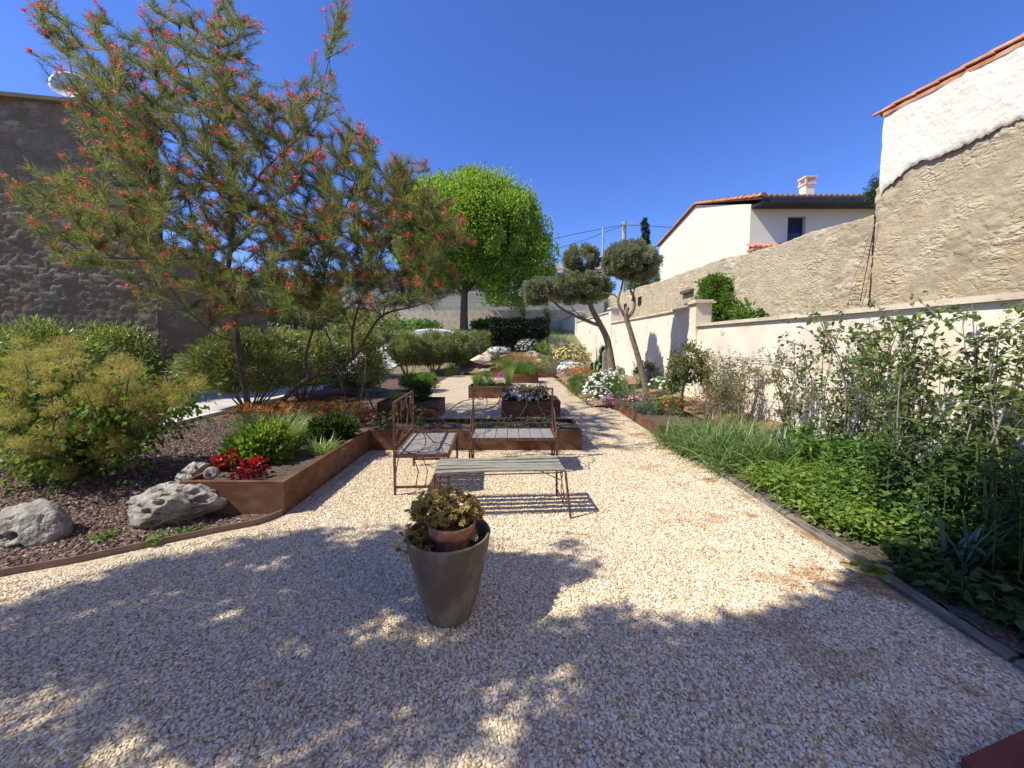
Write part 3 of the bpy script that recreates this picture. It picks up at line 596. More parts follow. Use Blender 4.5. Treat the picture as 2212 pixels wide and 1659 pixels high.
# ------------------------------------------------------------------ white boundary wall with piers
XB = 4.2
segs = [(-1.0, 8.72, 1.90), (9.12, 16.2, 2.33), (16.6, 25.0, 2.82), (25.4, 33.0, 3.35)]
ww_ = thing('white_boundary_wall', (XB, 10, 0), 'cream rendered boundary wall stepping up in sections with stone coping and piers', 'wall')
for k, (a, b, h) in enumerate(segs):
    g = Geo(); nY = int((b - a) / .12); ys_ = np.linspace(a, b, nY); nz = 22; U, Tz = np.meshgrid(ys_, np.linspace(-.05, h, nz))
    Xf = XB - .006 * snoise(U, Tz, 1.3, 60 + k) - .003 * snoise(U, Tz, 5, 70 + k); g_ = np.stack([Xf, U, Tz], -1); i = np.arange(nz - 1)[:, None] * nY + np.arange(nY - 1)[None, :]
    g.add(g_.reshape(-1, 3), np.stack([i, i + nY, i + nY + 1, i + 1], -1).reshape(-1, 4)); bbox(g, XB + .02, XB + .2, a, b, -.05, h)
    g.build('wall_section', 'plaster', ww_, smooth=False)
    g = Geo(); y = a - .0
    while y < b - .01:
        l = min(1.0, b - y); bbox(g, XB - .055, XB + .26, y + .004, y + l - .004, h + .002, h + .06); y += l
    g.build('coping', 'cap', ww_)
for k, (y, h) in enumerate([(8.92, 2.42), (16.4, 2.93), (25.2, 3.46)]):
    g = Geo(); bbox(g, XB - .05, XB + .3, y - .2, y + .2, -.05, h); pr = g.build('pier', 'plaster', ww_)
    g = Geo(); bbox(g, XB - .11, XB + .36, y - .27, y + .27, h + .002, h + .045); bbox(g, XB - .08, XB + .33, y - .23, y + .23, h + .046, h + .085); g.build('pier_cap', 'cap', sub(pr, ww_))
r = np.random.default_rng(5)
for (px, py, s) in [(1273, 716, .3), (1297, 740, .22), (1330, 735, .28), (1361, 720, .3), (1250, 742, .2), (1395, 762, .2), (1287, 772, .25), (1560, 720, .13), (1697, 688, .14), (1318, 762, .3), (1456, 745, .14)]:
    p = QX(px, py, XB - .01); g = Geo(); n = 7; an = np.sort(r.random(n) * 6.28) ; rr = s * (.7 + .5 * r.random(n)) * .62
    v = [(XB - .012, p[1] + rr[i] * math.cos(an[i]), p[2] + rr[i] * .7 * math.sin(an[i])) for i in range(n)]; v += [(XB + .01, a[1], a[2]) for a in v]
    g.add(v[:n], [list(range(n))]); g.add(v, [[i, (i + 1) % n, n + (i + 1) % n, n + i] for i in range(n)]); g.build('inset_stone', 'cap', ww_)
g = Geo(); tube(g, [(XB - .03, 6.0, 1.28), (XB - .03, 7.4, 1.26), (XB - .03, 8.7, 1.29)], .004, 5); tube(g, [(XB - .03, 6.0, 1.22), (XB - .03, 7.4, 1.20), (XB - .03, 8.7, 1.22)], .004, 5); tube(g, [(XB, 6.0, 1.3), (XB - .07, 6.0, 1.3), (XB - .07, 6.0, 1.15)], .007, 5)
tag(g.build('trellis_wire', 'greystem'), 'pair of thin training wires with a bracket on the white wall', 'wire')
# ------------------------------------------------------------------ house at the back right
HX = 12.0; hy0 = QX(1622, 437, HX)[1]; hy1 = QX(1505, 441, HX)[1]; hy2 = QX(1425, 530, HX)[1]
z0 = QX(1622, 441, HX)[2]; z1 = QX(1507, 442, HX)[2]; z2 = QX(1427, 530, HX)[2]; hx1 = HX + 9
hs_ = thing('cream_house', (HX, hy0, 0), 'cream rendered house with low tiled roof, chimney and dark shutter', 'house')
g = Geo(); v = [(HX, hy0, 2), (HX, hy2, 2), (HX, hy2, z2), (HX, hy1, z1), (HX, hy0, z0)]; v += [(hx1, b, c) for a, b, c in v]
wx0, wz0 = Q(1700, 522, hy0)[0], Q(1700, 522, hy0)[2]; wx1, wz1 = Q(1741, 468, hy0)[0], Q(1741, 468, hy0)[2]
g.add(v, [[0, 4, 3, 2, 1], [5, 6, 7, 8, 9], [1, 2, 7, 6]])
yy = hy0
def q4(x0, x1, za, zb, y): g.add([(x0, y, za), (x1, y, za), (x1, y, zb), (x0, y, zb)], [[0, 1, 2, 3]])
q4(HX, wx0, 2, z0, yy); q4(wx1, hx1, 2, z0, yy); q4(wx0, wx1, 2, wz0, yy); q4(wx0, wx1, wz1, z0, yy)
g.add([(wx0, yy, wz0), (wx0, yy, wz1), (wx0, yy + .35, wz1), (wx0, yy + .35, wz0), (wx1, yy, wz0), (wx1, yy, wz1), (wx1, yy + .35, wz1), (wx1, yy + .35, wz0)], [[0, 3, 2, 1], [4, 5, 6, 7], [1, 2, 6, 5], [0, 4, 7, 3]])
g.build('wall', 'housewall', hs_)
g = Geo(); bbox(g, wx0 + .003, wx1 - .003, yy + .22, yy + .3, wz0 + .003, wz1 - .003); wn = g.build('window', 'darkmetal', hs_)
g = Geo()
for z in np.arange(wz0 + .55, wz1 - .02, .07): box(g, ((wx0 + wx1) / 2, yy + .19, z), (wx1 - wx0 - .12, .03, .055))
g.build('roller_shutter', 'shutter', sub(wn, hs_))
g = Geo(); bbox(g, wx0 + .08, wx1 - .08, yy + .195, yy + .215, wz0 + .08, wz0 + .5); g.build('pane', 'glass', sub(wn, hs_))
# roof: front slope with soffit, rear slope, verge tiles, wavy eave
OV = .9; sl = (z1 - z0) / (hy1 - hy0); g = Geo()
def slope_pts(x): return [(x, hy0 - OV, z0 + .02 - OV * sl * .3), (x, hy1, z1 + .06), (x, hy2 + .35, z2 + .02)]
a = slope_pts(HX - .08); b = slope_pts(hx1 + .1); v = a + b + [(x, y, z + .10) for x, y, z in a + b]
g.add(v, [[0, 3, 4, 1], [1, 4, 5, 2], [6, 7, 10, 9], [7, 8, 11, 10], [0, 1, 7, 6], [1, 2, 8, 7], [3, 9, 10, 4], [4, 10, 11, 5], [2, 5, 11, 8], [0, 6, 9, 3]])
rf = g.build('roof', 'tile', hs_)
g = Geo(); ez = z0 + .02 - OV * sl * .3
bbox(g, HX + .02, hx1, hy0 - OV + .02, hy0 - .01, ez - .16, ez - .03); bbox(g, HX - .02, hx1, hy0 - OV - .10, hy0 - OV + .015, ez - .20, ez + .03)
g.build('gutter', 'darkmetal', hs_)
g = Geo(); x = HX + .1
while x < hx1:
    an = np.linspace(0, math.pi, 9); v = []
    for (yq, dz) in ((hy0 - OV - .12, .10), (hy0 - OV + 2.2, .10 + 2.2 * sl)):
        for t in an: v.append((x + .105 * math.cos(t), yq, ez + dz + .085 * math.sin(t)))
    g.add(v, [[i, i + 9, i + 10, i + 1] for i in range(8)] + [list(range(9))]); x += .26
g.build('cover_tiles', 'tiledk', sub(rf, hs_))
def verge(g, p0, p1, n, r=.16, X=None):
    p0 = np.array(p0); p1 = np.array(p1); d = (p1 - p0) / n; L = np.linalg.norm(d); dd = d / L; side = unit(np.cross(dd, [0, 0, 1.])); up = np.cross(side, dd)
    for k in range(n):
        a = p0 + d * k; an = np.linspace(-.25, math.pi + .25, 9); v = []
        for (q, rr, o) in ((a - dd * .03, r * .86, .0), (a + d * 1.12, r, .045)):
            for t in an: v.append(q + side * rr * math.cos(t) + up * (rr * math.sin(t) * .8 + o))
        g.add(v, [[i, i + 1, i + 10, i + 9] for i in range(8)] + [list(range(9))[::-1], list(range(9, 18))], R.random())
g = Geo(); verge(g, (HX - .06, hy1, z1 + .08), (HX - .06, hy0 - OV - .1, ez + .1), 14); verge(g, (HX - .06, hy1, z1 + .08), (HX - .06, hy2 + .35, z2 + .02), 16, .14); g.build('verge_tiles', 'tile', sub(rf, hs_))
c = Q(1742, 425, hy0 + 3.2); g = Geo(); w = .25; zc = Q(1742, 402, hy0 + 3.2)[2]; bbox(g, c[0] - w, c[0] + w, c[1] - w, c[1] + w, z0, zc); ch = g.build('chimney', 'housewall', sub(rf, hs_))
g = Geo(); bbox(g, c[0] - w - .06, c[0] + w + .06, c[1] - w - .06, c[1] + w + .06, zc + .003, zc + .1)
for sx in (-1, 1):
    for sy in (-1, 1): bbox(g, c[0] + sx * .24 - .045, c[0] + sx * .24 + .045, c[1] + sy * .24 - .045, c[1] + sy * .24 + .045, zc + .103, zc + .38)
bbox(g, c[0] - w - .08, c[0] + w + .08, c[1] - w - .08, c[1] + w + .08, zc + .383, zc + .47); g.build('chimney_top', 'cap', sub(rf, hs_))
ca = Q(1622, 530, hy0); cb_ = Q(1690, 527, hy0); g = Geo()
for k in range(11):
    x = ca[0] - .1 + k * .26; an = np.linspace(0, math.pi, 8); v = []
    for (yq, dz) in ((hy0 - .55, -.22), (hy0 - .01, .0)):
        for t in an: v.append((x + .12 * math.cos(t), yq, ca[2] + dz + .1 * math.sin(t)))
    g.add(v, [[i, i + 8, i + 9, i + 1] for i in range(7)] + [list(range(8))])
bbox(g, ca[0] - .2, ca[0] + 2.7, hy0 - .55, hy0 - .01, ca[2] - .36, ca[2] - .24); g.build('canopy_tiles', 'tile', hs_)
# ------------------------------------------------------------------ far background: block wall, retaining wall, buildings, poles
g = Geo(); a = Q(600, 668, 33); b = Q(1330, 668, 33); bbox(g, a[0], b[0], 33, 33.4, 2.0, Q(1000, 634, 33)[2]); tag(g.build('block_wall', 'block'), 'grey concrete block wall behind the lime green tree', 'wall')
g = Geo(); a = Q(640, 668, 32); b = Q(1290, 668, 32); bbox(g, a[0], b[0], 32, 32.5, 1.8, Q(1000, 670, 32)[2])
tag(g.build('retaining_wall', 'cap'), 'low beige retaining wall below the grey block wall', 'wall')
fb = thing('pale_grey_building', (Q(900, 600, 44)[0], 44, 2), 'pale grey building seen through branches beyond the block wall', 'building')
g = Geo(); a = Q(715, 592, 44); b = Q(1085, 592, 44); bbox(g, a[0], b[0], 44, 50, 1, a[2]); g.build('wall', 'block', fb)
g = Geo(); bbox(g, a[0] - .4, b[0] + .4, 43.6, 50.4, a[2] + .003, a[2] + .3); g.build('roof', 'tile', fb)
for px in (760, 860, 1010, 1060):
    c = Q(px, 610, 44); g = Geo(); bbox(g, c[0] - .6, c[0] + .6, 43.93, 43.99, c[2] - .7, c[2] + .7); g.build('window', 'glass', fb)
fh = thing('small_white_house', (Q(1200, 590, 50)[0], 50, 2), 'small white house with tiled roof between lime tree and olive crowns', 'house')
g = Geo(); a = Q(1168, 584, 50); b = Q(1204, 584, 50); bbox(g, a[0], b[0], 50, 58, 2, a[2]); g.build('wall', 'white', fh)
g = Geo(); bbox(g, b[0] + .01, Q(1310, 590, 50)[0], 50.5, 58, 2, a[2] - .2); g.build('shaded_wing', 'cap', fh)  # wing in the beige coping colour, darker than the white wall
g = Geo(); v = [(a[0] - .3, 49.6, a[2]), (Q(1312, 0, 50)[0], 49.6, a[2] - .1), (Q(1312, 0, 50)[0], 54, a[2] + 1.1), (a[0] - .3, 54, a[2] + 1.2)]; v += [(x, y, z + .2) for x, y, z in v]
g.add(v, [[0, 3, 2, 1], [4, 5, 6, 7], [0, 1, 5, 4], [1, 2, 6, 5], [2, 3, 7, 6], [3, 0, 4, 7]]); g.build('roof', 'tile', fh)
pt = Q(1349, 479, 52); up_ = thing('utility_pole', (pt[0], 52, 0), 'concrete utility pole with crossarm above the olive trees', 'utility pole')
g = Geo(); tube(g, [(pt[0], 52, 0), (pt[0], 52, pt[2])], [.42, .26], 8); g.build('pole', 'concpole', up_)
g = Geo(); z = Q(1349, 486, 52)[2]; bbox(g, pt[0] - .6, pt[0] + 1.0, 51.6, 51.72, z - .1, z + .06)
for dx in (-.4, .4, .9): tube(g, [(pt[0] + dx, 51.66, z), (pt[0] + dx, 51.66, z + .3)], .07, 6)
g.build('crossarm', 'galv', up_)
for lab, pts in (('thin cable sagging from the utility pole towards the lime tree', [(1347, 486, 52), (1270, 500, 48), (1190, 517, 44)]), ('lower cable running down from the utility pole behind the olive', [(1347, 488, 52), (1310, 500, 49), (1270, 516, 46), (1200, 538, 42)]), ('cable from the utility pole to the cream house', [(1351, 486, 52), (1400, 488, 44), (1462, 492, 34)])):
    g = Geo(); tube(g, [Q(*p) for p in pts], .03, 5, smooth_n=10); tag(g.build('overhead_cable', 'hose'), lab, 'cable', 'overhead cables')
g = Geo(); a = Q(1303, 492, 45); tube(g, [(a[0], 45, 0), (a[0], 45, a[2])], .12, 8); tag(g.build('metal_mast', 'galv'), 'slim pale metal mast left of the utility pole', 'mast')
g = Geo(); a = Q(1304, 638, 38); tube(g, [(a[0], 38, 0), (a[0], 38, a[2])], .16, 8); tag(g.build('metal_post', 'galv'), 'short pale metal post at the far end of the stone wall', 'post')
# car roof beyond the shrubs
cc = Q(931, 722, 21.0); cr = thing('parked_car', (cc[0], 21.0, float(terr(cc[0], 21.0))), 'white parked car mostly hidden behind the oleander shrubs', 'car')
zt = Q(931, 711, 21.0)[2]; gz = float(terr(cc[0], 21.0)) + .04; hw = 2.05
prof = [(-hw, .35), (-hw - .03, .62), (-hw + .1, .85), (-1.25, .95), (-.62, zt - gz - .06), (-.1, zt - gz), (.75, zt - gz - .02), (1.35, zt - gz - .12), (1.85, .98), (hw, .85), (hw + .05, .55), (hw, .32)]
g = Geo(); n = len(prof); ws = [(-.80, .0), (-.86, .5), (.86, .5), (.80, 0)]
v = []
for yy_, ins in ((-.86, 0), (-.80, 0)): pass
rows = []
for wy, sc in ((-.88, 0), (-.66, 1), (.66, 1), (.88, 0)):
    for (x, z) in prof: rows.append((cc[0] + x * (1 if sc else .985), 21.0 + (wy if z < 1.0 or sc == 0 else wy), gz + (z if sc or z < 1.0 else 1.0 + (z - 1.0) * .86)))
f = [[j * n + i, j * n + (i + 1) % n, (j + 1) * n + (i + 1) % n, (j + 1) * n + i] for j in range(3) for i in range(n)]
g.add(rows, f); g.add(rows[:n], [list(range(n))[::-1]]); g.add(rows[-n:], [list(range(n))]); g.build('body', 'wpaint', cr, smooth=False)
g = Geo(); bbox(g, cc[0] - .7, cc[0] + 1.0, 21.0 - .885, 21.0 + .885, gz + .96, gz + 1.04); g.build('side_window', 'glass', cr)
for x in (-1.3, 1.3):
    for y in (-.8, .8):
        g = Geo(); an = np.linspace(0, 2 * math.pi, 20, endpoint=False); v = [(cc[0] + x + .32 * math.cos(t), 21.0 + y + dy, gz + .32 + .32 * math.sin(t)) for dy in (-.11, .11) for t in an]
        g.add(v, [[i, (i + 1) % 20, 20 + (i + 1) % 20, 20 + i] for i in range(20)]); g.add(v[:20], [list(range(20))]); g.add(v[20:], [list(range(20))[::-1]]); g.build('wheel', 'rubber', cr)
# ------------------------------------------------------------------ corten planters
def planter_faces(g, x0, x1, y0, y1, h, t=.008, lip=.045):
    bbox(g, x0, x1, y0, y0 + t, -.02, h - .002); bbox(g, x0, x1, y1 - t, y1, -.02, h - .002)
    bbox(g, x0, x0 + t, y0 + t, y1 - t, -.02, h - .002); bbox(g, x1 - t, x1, y0 + t, y1 - t, -.02, h - .002)
    bbox(g, x0 - .001, x1 + .001, y0 - .001, y0 + lip, h, h + t); bbox(g, x0 - .001, x1 + .001, y1 - lip, y1 + .001, h, h + t)
    bbox(g, x0 - .001, x0 + lip, y0 + lip, y1 - lip, h, h + t); bbox(g, x1 - lip, x1 + .001, y0 + lip, y1 - lip, h, h + t)
def soil(parent, x0, x1, y0, y1, z, seed=0):
    xs = np.linspace(x0, x1, max(int((x1 - x0) / .05), 6)); ys = np.linspace(y0, y1, max(int((y1 - y0) / .05), 6)); X, Y = np.meshgrid(xs, ys); r = np.random.default_rng(seed)
    Z = z + r.normal(size=X.shape) * .009 + .01 * np.sin(X * 11) * np.cos(Y * 9); nx, ny = len(xs), len(ys); i = np.arange(ny - 1)[:, None] * nx + np.arange(nx - 1)[None, :]
    g = Geo(); g.add(np.stack([X, Y, Z], -1).reshape(-1, 3), np.stack([i, i + 1, i + nx + 1, i + nx], -1).reshape(-1, 4)); g.build('soil', 'soil', parent, smooth=True)
PG = 'rusty steel planters'
def planter(x0, x1, y0, y1, h, label, sz=None):
    p = thing('steel_planter', ((x0 + x1) / 2, (y0 + y1) / 2, 0), label, 'planter', PG)
    g = Geo(); planter_faces(g, x0, x1, y0, y1, h); g.build('box', 'corten', p); soil(p, x0 + .01, x1 - .01, y0 + .01, y1 - .01, (sz or h - .05), int(x0 * 10 + y0 * 7) % 97); return p
# L-shaped planter
lp = thing('steel_planter', (-2.5, 4.5, 0), 'long L-shaped rusty steel planter wrapping behind the iron seats', 'planter', PG)
g = Geo(); h = .295; t = .008; x0, x1, x2, ya, yb, yc = -2.97, -2.04, 1.0, 3.36, 5.42, 6.27
bbox(g, x0, x1, ya, ya + t, -.02, h); bbox(g, x1 - t, x1, ya + t, yb, -.02, h); bbox(g, x1, x2, yb, yb + t, -.02, h - .012); bbox(g, x2 - t, x2, yb + t, yc, -.02, h - .012); bbox(g, x0, x2, yc, yc + t, -.02, h - .012); bbox(g, x0, x0 + t, ya + t, yc, -.02, h)
l = .045; bbox(g, x0 - .001, x1 + .001, ya - .001, ya + l, h + .002, h + .01); bbox(g, x1 - l, x1 + .001, ya + l, yb + l, h + .002, h + .01); bbox(g, x1 + .002, x2 + .001, yb - .001, yb + l, h - .01, h - .002)
bbox(g, x2 - l, x2 + .001, yb + l, yc - l, h - .01, h - .002); bbox(g, x0 + l, x2, yc - l, yc + .009, h - .01, h - .002); bbox(g, x0 - .001, x0 + l, ya + l, yc, h + .002, h + .01)
g.build('box', 'corten', lp); soil(lp, x0 + .01, x1 - .01, ya + .01, yc - .01, .25, 3); soil(lp, x1 - .03, x2 - .01, yb + .01, yc - .01, .235, 4)
planter(-.22, 1.0, 7.84, 8.73, .325, 'dark steel planter full of white daisies behind the iron bench')
planter(-2.73, -1.49, 7.7, 8.5, .325, 'steel planter with feathery grass and a shrub behind the left chair')
planter(-1.2, .02, 10.5, 11.25, .33, 'orange-lit steel planter with grass tufts in the middle distance')
planter(-.1, 1.0, 14.45, 15.2, .35, 'small far steel planter holding a bright green bushy clump')
planter(-.96, 1.9, 16.7, 17.5, .38, 'farthest wide steel planter below the rockery mound')
planter(2.38, 3.4, 6.14, 9.0, .19, 'low steel planter with annual flowers along the right side of the path', .16)
# ------------------------------------------------------------------ iron seats and slatted table
def spiral(c, r0, r1, a0, a1, n=16):
    a = np.linspace(a0, a1, n); r = np.linspace(r0, r1, n); return [(c[0] + r[i] * math.cos(a[i]), c[1] + r[i] * math.sin(a[i])) for i in range(n)]
def seat(loc, rot, w, d, label):
    """local: x along the width (0..w), y depth (0 front .. d back), facing -y"""
    p = thing('iron_bench', loc, label, 'bench', 'scrolled iron garden benches')
    cr, sr = math.cos(rot), math.sin(rot); o = np.array(loc)
    def T(v): v = np.asarray(v, float).reshape(-1, 3); return np.stack([v[:, 0] * cr - v[:, 1] * sr, v[:, 0] * sr + v[:, 1] * cr, v[:, 2]], 1) + o
    def tb(name, paths, r=.007, sides=6, mat='rust', rads=None):
        g = Geo()
        for q, pa in enumerate(paths): tube(g, T(pa), r, sides, smooth_n=0 if len(pa) < 4 else len(pa) * 3)
        return g.build(name, mat, p, smooth=True)
    def bar(g, c, s): 
        gg = Geo(); box(gg, c, s); g.add(T(gg.v[0]), gg.f[0])
    zs = .42; b = .022
    for (x, y, top) in ((0, 0, .40), (w, 0, .40), (0, d, .955), (w, d, .955)):
        g = Geo(); bar(g, (x, y, top / 2), (b, b, top)); g.build('leg', 'rust', p)
    g = Geo()
    for y in (0, d): bar(g, (w / 2, y, zs - .012), (w + .03, .022, .034))
    for x in (0, w): bar(g, (x, d / 2, zs - .014), (.022, d - .024, .030))
    g.build('seat_frame', 'rust', p)
    g = Geo(); n = 7 if w > .96 else 6; pw = (w - .05) / n
    for k in range(n): bar(g, (.025 + pw * (k + .5), d / 2, zs - .004), (pw - .008, d - .03, .016))
    g.build('seat', 'plank', p)
    for x in (0, w):
        g = Geo(); bar(g, (x, d / 2, .09), (.018, d - .03, .022))
        for y in (d * .45, d * .62):
            tube(g, T([(x, y, .09), (x, y - .03, .25), (x, y + .02, .40)]), .005, 5)
        g.build('stretcher', 'rust', p)
    for s in (1, -1):
        x = 0 if s > 0 else w; g = Geo(); tube(g, T([(x + s * .22, d, .40), (x + s * .02, d, .2)]), .006, 5); g.build('brace', 'rust', p)
    # back
    g = Geo(); bar(g, (w / 2, d, .945), (w, .02, .02)); bar(g, (w / 2, d, .50), (w, .014, .014))
    g.build('back_rail', 'rust', p)
    nsc = 4
    for k in range(nsc):
        s = 1 if k % 2 == 0 else -1; xc = w * (k + .5) / nsc
        pts = [(xc - s * .02 + q[0] * s, q[1]) for q in spiral((0, .845), .015, .075, 7.5, 1.2, 14)]
        pts2 = pts + [(xc + s * .005 - s * .03, .80 + .09), (xc + s * .06, .80), (xc + s * .05, .72), (xc - s * .03, .62), (xc - s * .02, .53), (xc, .50)]
        pts2 = pts + [(xc + s * .055, .76), (xc + s * .01, .66), (xc - s * .035, .58), (xc, .505)]
        tb('back_scroll', [[(a, d - .004, c) for a, c in pts2]], .006)
    # arms
    for x in (0, w):
        path = [(x, d, .70), (x, d * .72, .715), (x, d * .5, .69), (x, d * .38, .61), (x, d * .25, .545), (x, d * .05, .53), (x, -.015, .50), (x, 0, .40)]
        loop = [(x, d * .66 + .13 * math.cos(a), .56 + .125 * math.sin(a)) for a in np.linspace(0, 2 * math.pi, 17)]
        sp = [(x, q[0], q[1]) for q in spiral((d * .16, .475), .012, .05, 0, 7.5, 14)]
        dg = [(x, d - .02, .44), (x, d * .5, .46), (x, d * .25, .52)]
        tb('armrest', [path, loop, sp, dg], .0052)
    return p
# left bench faces right (+x): local -y -> world +x  => rot = +90deg
A_ = np.array([-.645, 3.80, 0.])
seat((-.64, 3.82, 0), math.radians(93), .93, .54, 'rusty iron bench on the left facing right, with scrolled armrest in front')
seat((-.50, 4.46, 0), math.radians(.5), 1.03, .5, 'rusty iron bench facing the camera with four grey seat planks in view')
tb_ = thing('slatted_table', (-.1, 3.5, 0), 'low table with weathered grey wooden slats on rusty iron legs', 'table')
c0 = np.array([-.665, 3.23]); c1 = np.array([.47, 3.32]); c2 = np.array([.44, 3.75]); c3 = np.array([-.70, 3.69])
ns = 5
for k in range(ns):
    a0 = (k + .08) / ns; a1 = (k + .76) / ns; g = Geo(); n = 18; v = []
    r = np.random.default_rng(k + 50); ed0 = r.normal(size=n) * .003; ed1 = r.normal(size=n) * .003
    for i_ in range(n):
        s = i_ / (n - 1); L0 = c0 + (c1 - c0) * s; L1 = c3 + (c2 - c3) * s; sag = .008 * math.sin(s * math.pi * 1.0 + k) - .004
        pa = L0 + (L1 - L0) * (a0) ; pb_ = L0 + (L1 - L0) * a1
        v += [(pa[0], pa[1] + ed0[i_], .418 + sag), (pb_[0], pb_[1] + ed1[i_], .418 + sag), (pb_[0], pb_[1] + ed1[i_], .432 + sag), (pa[0], pa[1] + ed0[i_], .432 + sag)]
    f = [[4 * i + j, 4 * i + (j + 1) % 4, 4 * i + 4 + (j + 1) % 4, 4 * i + 4 + j] for i in range(n - 1) for j in range(4)] + [[0, 1, 2, 3], [4 * n - 1, 4 * n - 2, 4 * n - 3, 4 * n - 4]]
    g.add(v, f); g.build('slat', 'greywood', tb_)
def t3(a, z): return (a[0], a[1], z)
g = Geo()
for e0, e1 in ((c0, c3), (c1, c2)): tube(g, [t3(e0, .408), t3(e1, .408)], .011, 6)
for e0, e1 in ((c0, c1), (c3, c2)): tube(g, [t3(e0 + .02 * (e1 - e0), .404), t3(e1 - .02 * (e1 - e0), .404)], .006, 6)
g.build('frame', 'rust', tb_)
for e, dx, dy in ((c0, -.01, -.03), (c1, .045, -.04), (c2, .01, .02), (c3, -.02, .02)):
    g = Geo(); tube(g, [t3(e, .41), (e[0] + dx, e[1] + dy, .0)], .011, 7); g.build('leg', 'rust', tb_, smooth=True)
for e0, e1, s in ((c0, c3, 1), (c1, c2, -1)):
    g = Geo(); m = (e0 + e1) / 2; dv = (e1 - e0) / np.linalg.norm(e1 - e0)
    for q in (-1, 1):
        pts = [m + dv * q * (.03 + .035 * math.sin(a)) for a in np.linspace(0, 9.4, 16)]
        tube(g, [(pp_[0] + .03 * (-s) * (1 - z_ / .4), pp_[1], z_) for pp_, z_ in zip(pts, np.linspace(.40, .10, 16))], .005, 5)
    tube(g, [(e0[0], e0[1], .11), (e1[0], e1[1], .11)], .006, 5); g.build('scroll', 'rust', tb_)
    g = Geo(); mm = m + (c1 - c0) * .26 * s; tube(g, [(mm[0], mm[1], .40), (m[0], m[1], .26)], .005, 5); g.build('brace', 'rust', tb_)
# ------------------------------------------------------------------ pots with succulent
pc = P(968, 1338); pc[1] += .02; rt = P(970, 1158, .475)
pcx, pcy = float(pc[0]), float(pc[1]) + .03
bp = thing('tall_clay_pot', (pcx, pcy, 0), 'tall tapered grey brown clay pot standing alone on the gravel', 'pot')
hp = .485; g = Geo()
prof = [(.0, .005), (.118, .005), (.130, .012), (.134, .03), (.168, .15), (.200, .29), (.224, .40), (.232, hp - .02), (.236, hp - .008), (.232, hp), (.222, hp), (.214, hp - .012), (.205, hp - .05), (.185, .28), (.17, .22), (0, .22)]
lathe(g, prof, (pcx, pcy, 0), 72); g.build('pot_wall', 'clay', bp, smooth=True)
g = Geo(); lathe(g, [(0, .30), (.1, .305), (.176, .297), (.17, .27)], (pcx, pcy, 0), 40); g.build('soil', 'soil', bp, smooth=True)
tx, ty_ = pcx + .018, pcy + .0; tp_ = thing('small_terracotta_pot', (tx, ty_, .34), 'small terracotta pot with rim sitting inside the tall clay pot', 'pot')
g = Geo(); lathe(g, [(0, .31), (.085, .31), (.09, .33), (.112, .445), (.116, .448), (.127, .45), (.131, .46), (.133, .505), (.130, .512), (.120, .512), (.116, .50), (.11, .47), (0, .47)], (tx, ty_, .03), 56); g.build('pot_wall', 'terra', tp_, smooth=True)
g = Geo(); lathe(g, [(0, .492), (.06, .495), (.115, .488)], (tx, ty_, .03), 32); g.build('soil', 'soil', tp_, smooth=True)
def rosettes(g, pts, size, nl=9):
    n = len(pts); ax = unit(np.stack([R.normal(size=n) * .5, R.normal(size=n) * .5 - .15, np.ones(n)], 1))
    u = unit(np.cross(ax, [1, 0, .1])); w = np.cross(ax, u)
    for ring, (k, el, sc) in enumerate(((nl, .25, 1), (nl - 3, .75, .75), (3, 1.2, .5))):
        for j in range(k):
            a = j * 2 * math.pi / k + ring * .5; d = unit((u * math.cos(a) + w * math.sin(a)) * math.cos(el) + ax * math.sin(el))
            L = size * sc * (.8 + .4 * R.random(n)); leaves(g, pts, d, L * .9, L * .5, np.clip(R.normal(.5, .22, n), 0, 1), ax, 'six', fold=.2)
su = thing('succulent_plant', (tx, ty_, .54), 'bronze green succulent spilling from the small terracotta pot', 'plant')
d = sph(330); d[:, 2] = np.abs(d[:, 2]); rr = .35 + .65 * R.random(330) ** .5
cts = np.array([tx - .04, ty_ + .04, .54]) + d * np.array([.22, .14, .17]) * rr[:, None]
e2 = np.array([pcx - .15, pcy - .02, .44]) + R.normal(size=(90, 3)) * np.array([.05, .05, .05]); e3 = np.array([pcx + .12, pcy - .0, .50]) + R.normal(size=(30, 3)) * np.array([.03, .03, .025])
cts = np.concatenate([cts, e2, e3]); g = Geo(); rosettes(g, cts, .026); g.build('foliage', 'succ', su)
g = Geo()
for c in cts[::4]: tube(g, [(tx + R.normal() * .03, ty_ + R.normal() * .03, .52), (c[0] * .6 + tx * .4, c[1] * .6 + ty_ * .4, c[2] - .03), c], .0025, 4)
g.build('stem', 'twig', su)
